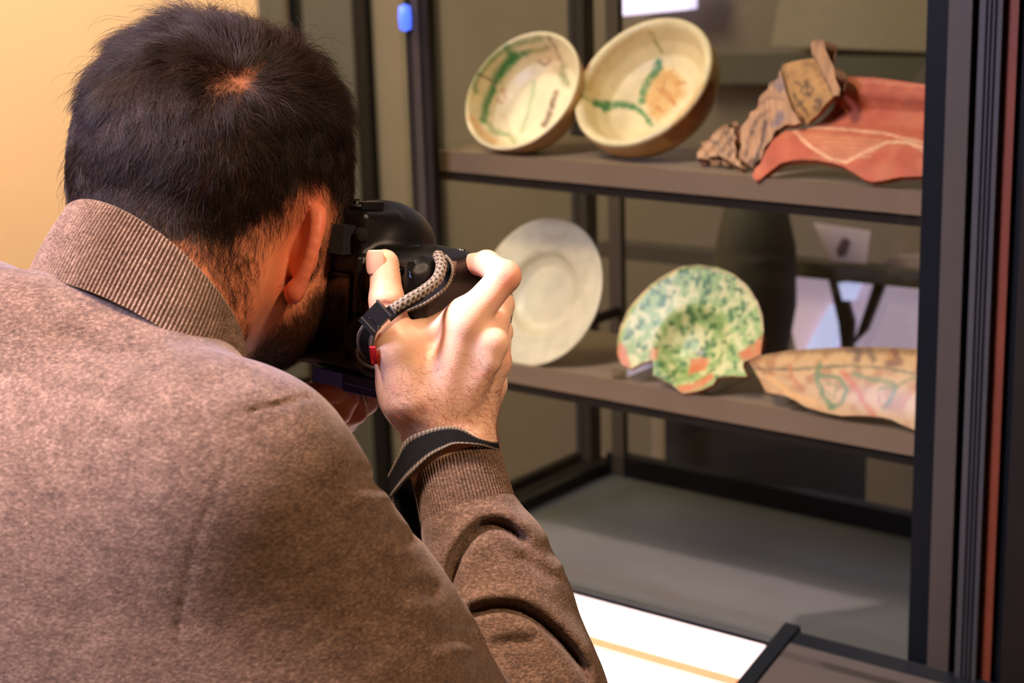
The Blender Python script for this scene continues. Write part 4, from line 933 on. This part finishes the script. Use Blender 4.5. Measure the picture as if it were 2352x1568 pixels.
def polar_mesh(prof, nr, na):
    """profile list (r, z, side) resampled -> rings"""
    prof = np.array(prof, float); d = np.r_[0, np.cumsum(np.hypot(*np.diff(prof, axis=0).T))]; t = np.linspace(0, d[-1], nr)
    r = np.interp(t, d, prof[:, 0]); z = np.interp(t, d, prof[:, 1]); th = np.arange(na) / na * 2 * math.pi
    V = np.stack([np.outer(r, np.cos(th)), np.outer(r, np.sin(th)), np.repeat(z[:, None], na, 1)], -1).reshape(-1, 3); i = np.arange(na); F_ = []
    for k in range(nr - 1): F_.append(np.stack([k * na + i, k * na + (i + 1) % na, (k + 1) * na + (i + 1) % na, (k + 1) * na + i], 1))
    return V, np.concatenate(F_), np.repeat(np.arange(nr) / (nr - 1), na)
def paint(base, V, strokes, jit=2.0, seed=3):
    X, Y, _z = projn(V); j1 = vnoise(V, 260, seed) * jit * 1.6 + vnoise(V, 700, seed + 1) * jit; X = X + j1; Y = Y + vnoise(V, 260, seed + 2) * jit * 1.6
    c = base.copy()
    for pts, wd, col, al in strokes:
        if wd < 0: d = -polyd(X, Y, pts); m = np.clip(0.5 - d / (-wd), 0, 1)
        else: d, t = segd(X, Y, pts); m = np.clip(1.6 - d / (wd * 0.62), 0, 1)
        m = m * al * np.clip(0.95 + 0.35 * vnoise(V, 180, seed + 5), 0.5, 1); c = mixc(c, col, m)
    return c
M_GLZ = mat('glazed_clay', (220, 200, 150), 0.42, attr=True, noise=0.06, nscale=40, bump=0.15, bscale=120, coat=0.08, spec=0.35)
M_MATT = mat('matt_clay', (170, 90, 60), 0.75, attr=True, noise=0.12, nscale=60, bump=0.4, bscale=300)
GRN, GRN2, BRN, ORG, OCH = (44, 124, 62), (108, 146, 74), (104, 58, 26), (182, 82, 32), (212, 146, 52)
def C5(pts, ox, oy, s): return [(ox + x / s, oy + y / s) for x, y in pts]
c5 = lambda p: C5(p, 1000, 0, 3.1357); c7 = lambda p: C5(p, 1080, 450, 3.136); c8 = lambda p: C5(p, 1600, 480, 2.613); c6 = lambda p: C5(p, 1550, 60, 2.9327)
def place(V, dsc): C0, R, a, b, n = dsc; return C0 + V[:, :1] * a + V[:, 1:2] * b + V[:, 2:] * n
def bowl(name, dsc, prof, base, outer, strokes, ostrokes, m, **kw):
    V, F_, t = polar_mesh(prof, 90, 200); R = dsc[1]; V = V * np.array([R, R, R]); W = place(V, dsc); 
    split = kw.pop('split'); c = np.where((t < split)[:, None], lin(base), lin(outer)); c = c * (1 + 0.08 * vnoise(W, 60, 8) + 0.05 * vnoise(W, 200, 9))[:, None]
    print(name, 'zmin-shelf', W[:, 2].min() - CA[2] - SU, W[:, 2].min() - CA[2] - SL, 'v', ((W - CA) @ VX).min(), ((W - CA) @ VX).max()); ins = t < split; ci = paint(c, W, strokes); co = paint(c, W, ostrokes); c = np.where(ins[:, None], ci, co)
    return mesh_obj(name, W, F_, m, cols=c, **kw)
# left bowl
D1 = disc_from(c5([(720, 215), (620, 250), (480, 330), (300, 500), (235, 600), (205, 750), (225, 890), (300, 1000), (420, 1060), (530, 1070), (640, 1040), (780, 950), (900, 820), (980, 700), (1020, 580), (1030, 480), (1000, 380), (940, 290), (860, 230)]), 0.075)
PRB = [(0, -0.50), (0.55, -0.50), (0.74, -0.42), (0.86, -0.22), (0.94, -0.02), (0.98, 0.0), (1.0, -0.02), (0.99, -0.10), (0.92, -0.34), (0.78, -0.54), (0.50, -0.62), (0.46, -0.68), (0.38, -0.68), (0.36, -0.62), (0, -0.62)]
b1 = bowl('left_bowl', D1, PRB, (236, 216, 168), (206, 170, 120),
  [(c5([(345, 860), (370, 760), (400, 660), (450, 560), (520, 450), (600, 400), (700, 370), (800, 350)]), 10, GRN, 0.9), (c5([(350, 860), (365, 740), (410, 640)]), 14, GRN, 0.6), (c5([(440, 560), (540, 440), (560, 400)]), 20, GRN, 0.8),
   (c5([(290, 660), (290, 560), (400, 430), (500, 350), (600, 310), (760, 280)]), 10, GRN2, 0.7), (c5([(510, 350), (560, 400)]), 10, GRN, 0.6), (c5([(350, 860), (420, 950), (520, 970), (570, 1020)]), 9, GRN2, 0.6), (c5([(260, 850), (330, 960), (420, 1020)]), 12, OCH, 0.6),
   (c5([(715, 590), (690, 720), (660, 830), (620, 950)]), 8, (150, 176, 120), 0.7), (c5([(870, 660), (845, 740), (820, 840), (780, 900)]), 9, BRN, 0.9), (c5([(815, 265), (860, 340), (900, 420), (920, 480)]), 6, BRN, 0.7), (c5([(900, 500), (940, 600)]), 12, (120, 130, 80), 0.6),
   (c5([(740, 440), (790, 470), (830, 430)]), 6, BRN, 0.8), (c5([(740, 380), (830, 390), (880, 470)]), 30, (226, 184, 130), 0.5), (c5([(490, 650), (505, 690)]), 8, ORG, 0.6), (c5([(455, 720), (480, 740)]), 7, ORG, 0.5), (c5([(470, 830), (500, 850)]), 5, ORG, 0.3), (c5([(930, 480), (900, 560), (950, 620)]), 10, (140, 140, 90), 0.5),
   (c5([(275, 525), (340, 550), (430, 600)]), 3.2, (60, 40, 26), 1.0), (c5([(620, 240), (700, 225)]), 4, BRN, 0.7)], [(c5([(275, 525), (340, 550)]), 4, (60, 40, 26), 1.0)], M_GLZ, split=0.47,
  label='smaller left cream bowl with green and brown bands and rim crack', cat='bowl', group='cream bowls on the upper shelf')
b1.name = 'cream_bowl'
D2 = disc_from(c5([(1700, 125), (1600, 125), (1450, 160), (1350, 220), (1200, 340), (1080, 480), (1010, 600), (985, 720), (1000, 840), (1060, 930), (1150, 1000), (1280, 1035), (1420, 1030), (1560, 990), (1700, 900), (1830, 760), (1930, 600), (1975, 450), (1975, 330), (1930, 240), (1850, 170), (1780, 135)]), 0.10)
PRB2 = [(0, -0.46), (0.50, -0.46), (0.68, -0.40), (0.80, -0.24), (0.87, -0.05), (0.91, 0.0), (0.97, 0.02), (1.0, -0.02), (1.0, -0.14), (0.97, -0.30), (0.84, -0.52), (0.55, -0.62), (0.48, -0.66), (0.40, -0.66), (0.38, -0.60), (0, -0.60)]
b2 = bowl('cream_bowl', D2, PRB2, (232, 210, 154), (214, 170, 108),
  [(c5([(1150, 740), (1250, 750), (1330, 750), (1420, 765)]), 12, GRN, 0.95), (c5([(1160, 735), (1280, 790), (1210, 820)]), -6, GRN, 0.95), (c5([(1040, 680), (1110, 720)]), 5, GRN2, 0.7), (c5([(1420, 765), (1500, 820), (1555, 900)]), 8, GRN, 0.9), (c5([(1470, 780), (1520, 850)]), 6, GRN, 0.7),
   (c5([(1610, 450), (1590, 520), (1540, 580), (1500, 660), (1490, 730)]), 13, GRN, 0.9), (c5([(1600, 440), (1630, 490)]), 9, GRN, 0.9), (c5([(1550, 240), (1590, 300), (1630, 380)]), 5, (140, 130, 60), 0.8), (c5([(1530, 215), (1560, 250)]), 8, (210, 180, 110), 0.7),
   (c5([(1640, 500), (1720, 500), (1780, 580), (1800, 680), (1700, 780), (1600, 880), (1540, 820), (1510, 700), (1560, 600)]), -14, OCH, 0.75), (c5([(1600, 640), (1700, 720), (1720, 760)]), 5, ORG, 0.6), (c5([(1660, 560), (1640, 640), (1700, 690)]), 5, ORG, 0.5), (c5([(1740, 600), (1790, 590)]), 5, ORG, 0.5), (c5([(1580, 760), (1640, 800)]), 5, ORG, 0.5),
   (c5([(1080, 480), (1110, 450), (1120, 480), (1085, 530)]), -5, ORG, 0.6), (c5([(1100, 640), (1180, 480), (1320, 330), (1500, 220)]), 10, (205, 160, 96), 0.5), (c5([(1280, 1000), (1400, 830)]), 4, (225, 195, 140), 0.5), (c5([(1700, 900), (1830, 760), (1930, 600)]), 7, OCH, 0.6)],
  [(c5([(1960, 570), (2010, 590), (1990, 760), (1850, 960), (1700, 1030), (1640, 980), (1800, 820)]), -8, (166, 96, 44), 0.9)], M_GLZ, split=0.47,
  label='larger right cream bowl with green sprig and ochre patch', cat='bowl', group='cream bowls on the upper shelf')
# pale plate
D3 = disc_from(c7([(560, 150), (400, 190), (290, 260), (180, 360), (680, 155), (780, 220), (860, 320), (920, 440), (943, 580), (925, 740), (880, 880), (800, 1010), (700, 1110), (600, 1180), (480, 1215)]), 0.07)
PRP = [(0, -0.20), (0.40, -0.20), (0.50, -0.15), (0.55, -0.08), (0.60, -0.055), (0.80, -0.02), (0.965, 0.0), (0.99, 0.0), (1.0, -0.02), (0.98, -0.04), (0.62, -0.13), (0.50, -0.24), (0.40, -0.28), (0.36, -0.28), (0.34, -0.25), (0, -0.25)]
b3 = bowl('pale_plate', D3, PRP, (212, 198, 158), (190, 166, 126),
  [(c7([(820, 480), (870, 460), (840, 520), (780, 700), (720, 760)]), 14, (190, 180, 140), 0.5), (c7([(620, 600), (500, 820), (380, 900), (330, 760), (420, 560)]), -30, (196, 192, 160), 0.5), (c7([(600, 330), (700, 260), (520, 340)]), 12, (196, 180, 140), 0.5)], [], M_GLZ, split=0.50,
  label='plain pale grey-cream plate with deep centre on the lower shelf', cat='plate')

# ---- sherds: outlines cut from dished or curved walls, with real thickness
def sherd(name, outline, C0, a, b, n, hfun, colfun, thick, m, step=0.0020, edgecol=(196, 104, 62), **kw):
    poly = []
    for x, y in outline:
        q = onp(x, y, C0, n) - C0; poly.append((q @ a, q @ b))
    poly = np.array(poly); out = []
    for i in range(len(poly)):
        p, q = poly[i], poly[(i + 1) % len(poly)]; k = max(1, int(np.hypot(*(q - p)) / step))
        for j in range(k):
            r = p + (q - p) * j / k; out.append(r)
    out = np.array(out); lo, hi = poly.min(0), poly.max(0); gx, gy = np.meshgrid(np.arange(lo[0], hi[0], step), np.arange(lo[1], hi[1], step)); gx = gx.ravel() + 0.25 * step * RNG.uniform(-1, 1, gx.size); gy = gy.ravel() + 0.25 * step * RNG.uniform(-1, 1, gy.size)
    ok = inpoly(gx, gy, list(map(tuple, out))); dd, _ = segd(gx, gy, np.vstack([out, out[:1]])); ok &= dd > step * 0.5
    allp = np.vstack([out, np.stack([gx[ok], gy[ok]], 1)]); no = len(out)
    vs, ed, fs, *_ = delaunay_2d_cdt([Vector(p) for p in allp], [], [list(range(no))], 1, 1e-7)
    P2 = np.array([(v.x, v.y) for v in vs]); T = np.array([f for f in fs if len(f) == 3]); h = hfun(P2[:, 0], P2[:, 1])
    top = C0 + P2[:, :1] * a + P2[:, 1:] * b + h[:, None] * n
    bot = top - n * thick; eps = 1e-4; gxh = (hfun(P2[:, 0] + eps, P2[:, 1]) - h) / eps; gyh = (hfun(P2[:, 0], P2[:, 1] + eps) - h) / eps
    nn_ = n[None] - gxh[:, None] * a - gyh[:, None] * b; nn_ /= np.linalg.norm(nn_, axis=1, keepdims=True); bot = top - nn_ * thick
    from collections import Counter
    ec = Counter(); dirn = {}
    for f in T:
        for i in range(3): e = (f[i], f[(i + 1) % 3]); ec[tuple(sorted(e))] += 1; dirn[tuple(sorted(e))] = e
    N = len(P2); F_ = [tuple(f) for f in T] + [tuple(x + N for x in f[::-1]) for f in T]
    bd = [dirn[e] for e, c in ec.items() if c == 1]
    ev_ = sorted({x for e in bd for x in e}); mp = {x: 2 * N + i for i, x in enumerate(ev_)}; mp2 = {x: 2 * N + len(ev_) + i for i, x in enumerate(ev_)}
    V = np.vstack([top, bot, top[ev_] , bot[ev_]])
    F_ += [(mp[e[1]], mp[e[0]], mp2[e[0]], mp2[e[1]]) for e in bd]
    print(name, 'zmin', V[:, 2].min() - CA[2] - SU, V[:, 2].min() - CA[2] - SL, 'v', ((V - CA) @ VX).min(), ((V - CA) @ VX).max()); c = np.vstack([colfun(top, P2), np.tile(lin((150, 96, 66)), (N, 1)), np.tile(lin(edgecol), (2 * len(ev_), 1))])
    return mesh_obj(name, V, F_, m, cols=c, **kw)
# green splashed plate
GP = disc_from(c7([(1060, 1050), (1080, 950), (1130, 830), (1200, 740), (1300, 640), (1400, 570), (1520, 510), (1640, 495), (1780, 510), (1900, 565), (2000, 650), (2070, 760), (2105, 860), (2115, 970), (2100, 1080)]), 0.048)
R4 = GP[1]
def hplate(x, y):
    r = np.hypot(x, y) / R4; return R4 * np.interp(r, [0, 0.12, 0.24, 0.34, 0.42, 0.48, 0.54, 0.9, 0.97, 1.0], [-0.27, -0.26, -0.235, -0.19, -0.12, -0.065, -0.045, 0.0, 0.012, 0.0])
def cgreen(V, P2):
    n1 = vnoise(V, 120, 31) + 0.6 * vnoise(V, 240, 32); n2 = vnoise(V, 160, 33) + 0.5 * vnoise(V, 300, 36)
    c = np.tile(lin((212, 206, 140)), (len(V), 1)); c = mixc(c, (128, 164, 86), np.clip(n1 * 1.6 + 0.6, 0, 1) * 0.8); c = mixc(c, (52, 104, 52), np.clip(n2 * 2.4 - 0.3, 0, 1) * 0.9)
    terr = (206, 116, 66)
    st_ = [(c7([(1075, 1045), (1110, 1080), (1145, 1170), (1160, 1240), (1100, 1240), (1040, 1150)]), -5, terr, 1), (c7([(1590, 1170), (1660, 1165), (1730, 1165), (1700, 1250), (1570, 1290)]), -5, terr, 1), (c7([(1300, 1110), (1350, 1090), (1350, 1180), (1300, 1175)]), -5, terr, 0.9),
           (c7([(2110, 990), (2050, 1060), (1920, 1140), (1960, 1190), (2090, 1150)]), -5, terr, 1), (c7([(1480, 1370), (1600, 1350), (1740, 1270), (1760, 1310), (1640, 1400), (1520, 1420)]), -5, terr, 1), (c7([(1610, 1110), (1690, 1110), (1670, 1160)]), -4, (170, 165, 150), 0.9),
           (c7([(1060, 1040), (1130, 830), (1300, 640), (1520, 510), (1640, 495), (1900, 565), (2070, 760), (2112, 970)]), 4, (214, 170, 120), 0.8)]
    return paint(c, V, st_, 1.2)
OUT4 = c7([(1062, 1050), (1080, 950), (1130, 830), (1200, 740), (1300, 640), (1400, 570), (1520, 510), (1640, 495), (1780, 510), (1900, 565), (2000, 650), (2070, 760), (2105, 860), (2115, 970), (2100, 1080), (2092, 1150), (1965, 1190), (1960, 1230), (1995, 1300), (1870, 1290), (1770, 1300), (1740, 1350), (1640, 1395), (1520, 1415), (1440, 1350), (1310, 1285), (1305, 1175), (1240, 1190), (1155, 1242), (1095, 1215), (1060, 1140)])
sherd('green_plate', OUT4, *[GP[0], GP[2], GP[3], GP[4]], hplate, cgreen, 0.006, M_GLZ, label='broken plate splashed green on cream with orange clay breaks', cat='plate')
# low crescent fragment at the right of the lower shelf
C6 = onp(1960, 880, cs(0, 0.036, 0), VX); n6 = nrm(-VX * 0.80 + ZX * 0.60); a6 = UX; b6 = np.cross(n6, a6)
def hcr(x, y): return -0.9 * (y - 0.02) ** 2 * 3 - 0.30 * x * x
def ccr(V, P2):
    c = np.tile(lin((198, 154, 92)), (len(V), 1)); c = mixc(c, (160, 96, 34), np.clip(vnoise(V, 110, 41) * 1.8 + 0.05, 0, 1) * 0.7)
    st_ = [(c8([(300, 900), (400, 870), (560, 850), (900, 835), (1400, 850)]), 14, (112, 76, 36), 0.75), (c8([(900, 840), (980, 850), (960, 900)]), 12, (70, 44, 22), 0.8), (c8([(1040, 850), (1060, 900)]), 12, (70, 44, 22), 0.7),
      (c8([(1190, 850), (1220, 920), (1150, 930)]), 12, (110, 60, 24), 0.8), (c8([(340, 960), (600, 960), (900, 940), (1100, 950), (1310, 985)]), 5, (96, 88, 40), 0.9), (c8([(330, 920), (430, 990)]), 7, (120, 64, 24), 0.8),
      (c8([(740, 930), (720, 1010), (760, 1120), (820, 1190)]), 9, (92, 118, 54), 0.9), (c8([(740, 1000), (850, 1010), (900, 1080), (870, 1170), (800, 1190)]), 7, (92, 118, 54), 0.9), (c8([(780, 1040), (840, 1060), (830, 1130), (790, 1100)]), 4, (110, 128, 64), 0.8),
      (c8([(880, 980), (950, 1060), (1000, 1150), (1060, 1230)]), 9, (190, 92, 30), 0.9), (c8([(940, 985), (1040, 1020), (1180, 1040)]), 8, (104, 122, 60), 0.8), (c8([(1100, 1080), (1200, 1060), (1310, 1010)]), 6, (104, 110, 50), 0.8), (c8([(1190, 1060), (1180, 1120), (1130, 1190)]), 8, (92, 108, 50), 0.9),
      (c8([(1220, 1200), (1290, 1100), (1320, 1060)]), 5, (180, 92, 30), 0.8), (c8([(1090, 1100), (1100, 1170), (1160, 1200)]), 4, (150, 84, 34), 0.8), (c8([(560, 940), (570, 1010), (620, 1060)]), 6, (180, 96, 34), 0.7), (c8([(430, 1000), (560, 1110), (700, 1160)]), 8, (232, 170, 84), 0.7)]
    return paint(c, V, st_, 1.5, 44)
OUT6 = c8([(300, 900), (400, 865), (560, 842), (900, 825), (1100, 824), (1310, 832), (1500, 860), (1600, 900), (1620, 1180), (1500, 1350), (1380, 1340), (1310, 1310), (1240, 1285), (1150, 1245), (1080, 1230), (950, 1222), (850, 1222), (740, 1200), (640, 1170), (560, 1125), (520, 1105), (400, 1080), (365, 1010), (330, 950)])
sherd('painted_dish_fragment', OUT6, C6, a6, b6, n6, hcr, ccr, 0.007, M_GLZ, label='crescent dish fragment painted green and ochre beside the green plate', cat='sherd')
# red ware fragment on the upper shelf: flat rim, dished wall, incised triangle
C7 = onp(1960, 290, cs(0, 0.062, 0), VX); n7 = nrm(-VX * 0.72 + ZX * 0.70); a7 = UX; b7 = np.cross(n7, a7)
def hred(x, y):
    q = [onp_y(y_) for y_ in (0,)] if False else None
    return np.interp(y, [-0.08, -0.045, -0.02, 0.012, 0.030, 0.036, 0.042, 0.07], [-0.010, -0.004, -0.004, -0.012, -0.012, -0.002, 0.004, 0.006]) - 0.25 * x * x
def cred(V, P2):
    c = np.tile(lin((190, 92, 60)), (len(V), 1)); c = mixc(c, (212, 128, 84), np.clip(vnoise(V, 60, 51) + 0.3, 0, 1) * 0.5)
    pale = (240, 190, 138)
    st_ = [(c6([(790, 680), (1100, 690), (1400, 720), (1700, 790)]), 4, pale, 0.8), (c6([(800, 700), (900, 800), (1040, 890), (1150, 915)]), 5, pale, 0.95), (c6([(1150, 915), (1300, 840), (1430, 780), (1560, 780), (1700, 830)]), 5, pale, 0.9), (c6([(1560, 780), (1700, 860)]), 3, pale, 0.5),
           (c6([(1100, 470), (1300, 490), (1680, 520)]), 10, (150, 60, 34), 0.6), (c6([(1130, 370), (1300, 372), (1500, 390), (1700, 412)]), 3, (222, 150, 110), 0.6)]
    for k in range(5): st_.append((c6([(880 + 55 * k, 740 + 38 * k), (1400 - 20 * k, 770 + 26 * k)]), 2.2, (224, 170, 120), 0.7))
    st_.append((c6([(800, 700), (1430, 770), (1150, 905), (1000, 860)]), -8, (206, 130, 84), 0.6))
    return paint(c, V, st_, 1.0, 55)
OUT7 = c6([(1110, 375), (1180, 360), (1350, 368), (1500, 385), (1720, 412), (1900, 440), (1960, 800), (1800, 960), (1680, 980), (1500, 990), (1400, 1010), (1320, 1020), (1260, 1005), (1200, 970), (1130, 930), (1050, 905), (950, 885), (860, 880), (780, 885), (700, 900), (650, 930), (600, 960), (560, 990), (520, 1003), (497, 975), (520, 930), (560, 900), (600, 820), (650, 740), (720, 668), (850, 655), (900, 630), (960, 590), (1040, 510), (1095, 460)])
sherd('red_dish_fragment', OUT7, C7, a7, b7, n7, hred, cred, 0.008, M_MATT, label='red terracotta dish fragment with incised triangle at the right post', cat='sherd')
# brown patterned jar fragments leaning left of it
n8 = nrm(-VX * 0.86 + ZX * 0.35 - UX * 0.2); a8 = nrm(UX - n8 * (UX @ n8)); b8 = np.cross(n8, a8)
brw, drk = (190, 140, 76), (52, 38, 30)
jar = link(bpy.data.objects.new('jar_fragment', None), label='brown jar neck fragment with dark lattice and incised signs on the upper shelf', cat='sherd')
C8 = onp(1850, 200, cs(0, 0.075, 0), VX)
def cyl(x0, r, amp=1.0): return lambda x, y: amp * (np.sqrt(np.maximum(r * r - np.minimum((x * 0.5 + y * 0.86) ** 2, r * r * 0.9), 1e-6)) - r)
def cneck(V, P2):
    c = np.tile(lin(brw), (len(V), 1)); c = mixc(c, (120, 84, 56), np.clip(vnoise(V, 140, 61) + 0.2, 0, 1) * 0.5)
    st_ = [(c6([(745, 420), (780, 540), (850, 640)]), 5, drk, 0.9), (c6([(800, 460), (900, 600)]), 5, drk, 0.85), (c6([(725, 260), (760, 350)]), 7, drk, 0.5),
           (c6([(810, 380), (870, 400), (850, 440), (900, 470), (880, 380), (930, 420), (910, 470)]), 4, drk, 0.85), (c6([(860, 370), (890, 370)]), 4, drk, 0.8), (c6([(940, 545), (965, 580)]), 5, drk, 0.8), (c6([(945, 500), (985, 510), (975, 550)]), 5, drk, 0.8), (c6([(820, 540), (870, 500)]), 4, drk, 0.7), (c6([(850, 240), (930, 260), (980, 340)]), 4, (120, 84, 54), 0.6)]
    return paint(c, V, st_, 1.0, 63)
sherd('neck_wall', c6([(720, 262), (800, 232), (930, 200), (970, 290), (1060, 478), (1000, 540), (960, 590), (900, 622), (860, 650), (800, 620), (760, 520), (740, 420), (715, 340)]), C8, a8, b8, n8, cyl(0, 0.06), cneck, 0.007, M_MATT, parent=jar, edgecol=(150, 104, 66), step=0.0022)
def clip_(V, P2):
    c = np.tile(lin((186, 138, 92)), (len(V), 1)); return paint(c, V, [(c6([(925, 190), (1000, 340), (1065, 470)]), 5, drk, 0.7), (c6([(955, 95), (1000, 90), (1020, 150)]), 8, (110, 76, 50), 0.6)], 1.0, 66)
sherd('lip', c6([(925, 120), (945, 95), (985, 88), (1010, 105), (1030, 180), (1070, 300), (1112, 420), (1105, 462), (1070, 478), (1040, 430), (980, 300), (930, 200)]), C8 + n8 * 0.008, a8, b8, n8, lambda x, y: 0 * x + 0.002 * np.sin(x * 300), clip_, 0.014, M_MATT, parent=jar, edgecol=(150, 104, 66), step=0.0022)
def cbody(V, P2):
    c = np.tile(lin((196, 148, 104)), (len(V), 1)); c = mixc(c, (140, 100, 70), np.clip(vnoise(V, 120, 71) + 0.1, 0, 1) * 0.5)
    st_ = [(c6([(610, 640), (590, 760), (555, 880), (530, 950)]), 6, (50, 44, 50), 0.9), (c6([(540, 640), (500, 750), (475, 880)]), 5, (90, 66, 54), 0.8), (c6([(640, 560), (560, 620), (520, 720)]), 4, (90, 64, 48), 0.7), (c6([(580, 520), (640, 480), (720, 490)]), 4, (96, 66, 50), 0.6), (c6([(700, 560), (740, 600), (720, 660), (640, 690)]), -8, (120, 108, 110), 0.8),
           (c6([(660, 400), (720, 320), (740, 420), (700, 450)]), -8, (118, 106, 108), 0.8), (c6([(540, 500), (600, 430), (700, 330)]), 5, (86, 60, 44), 0.7), (c6([(500, 930), (530, 900)]), 10, drk, 0.8)]
    return paint(c, V, st_, 1.5, 73)
sherd('body_wall', c6([(720, 300), (745, 420), (780, 560), (850, 652), (720, 668), (650, 745), (590, 860), (540, 930), (520, 960), (455, 900), (410, 880), (400, 790), (430, 690), (470, 610), (530, 560), (560, 500), (600, 430), (670, 360)]), C8 + n8 * 0.002, a8, b8, n8, lambda x, y: 0.0022 * np.sin((x * 0.9 + y * 0.35) * 420) - 2.0 * (x + 0.03) ** 2, cbody, 0.008, M_MATT, parent=jar, edgecol=(150, 104, 66), step=0.0022)
sherd('clay_lump', c6([(145, 870), (190, 790), (240, 755), (270, 710), (350, 680), (400, 690), (415, 760), (400, 850), (420, 900), (460, 960), (350, 900), (300, 870), (220, 890), (160, 895)]), C8 - n8 * 0.006 + VX * -0.01, a8, b8, n8, lambda x, y: 0.004 * np.sin(x * 380) * np.cos(y * 330), lambda V, P2: paint(np.tile(lin((196, 152, 108)), (len(V), 1)), V, [(c6([(240, 760), (300, 800), (330, 870)]), 6, (130, 110, 90), 0.8), (c6([(330, 700), (380, 800), (370, 870)]), 6, (96, 80, 70), 0.8)], 3.0, 77), 0.014, M_MATT, parent=jar, edgecol=(160, 118, 78), step=0.0022)
# clear acrylic stands: foot plate, back prop and front lip
def stand(x, y, v, z0, lab, h=0.035):
    q = onp(x, y, cs(0, v, 0), VX) - CA; u = q @ UX
    t = link(bpy.data.objects.new('acrylic_stand', None), label=lab, cat='stand', group='clear stands on the shelves')
    box('foot', (u - 0.008, v - 0.018, z0), (u + 0.008, v + 0.075, z0 + 0.002), M_SGLASS, t, mt=MC, bevel=0.0005); box('lip', (u - 0.008, v - 0.020, z0), (u + 0.008, v - 0.0175, z0 + 0.012), M_SGLASS, t, mt=MC, bevel=0.0005)
    return t
    vs = [tuple(MC @ Vector(p)) for p in ((u - 0.006, v + 0.03, z0 + 0.002), (u + 0.006, v + 0.03, z0 + 0.002), (u + 0.006, v + 0.062, z0 + h), (u - 0.006, v + 0.062, z0 + h), (u - 0.006, v + 0.033, z0 + 0.002), (u + 0.006, v + 0.033, z0 + 0.002), (u + 0.006, v + 0.065, z0 + h), (u - 0.006, v + 0.065, z0 + h))]
    mesh_obj('prop', vs, [(0, 1, 2, 3), (7, 6, 5, 4), (0, 4, 5, 1), (1, 5, 6, 2), (2, 6, 7, 3), (3, 7, 4, 0)], M_SGLASS, t, smooth=False)
stand(1150, 350, 0.10, SU, 'clear stand under the smaller left cream bowl'); stand(1420, 360, 0.10, SU, 'clear stand under the larger right cream bowl'); stand(1700, 400, 0.10, SU, 'clear stand under the brown jar fragment')
stand(1225, 840, 0.10, SL, 'clear stand under the plain pale plate'); stand(1440, 860, 0.06, SL, 'clear stand at the left corner of the green plate'); stand(1640, 900, 0.06, SL, 'clear stand under the middle of the green plate'); stand(1850, 930, 0.06, SL, 'clear stand under the painted crescent fragment')
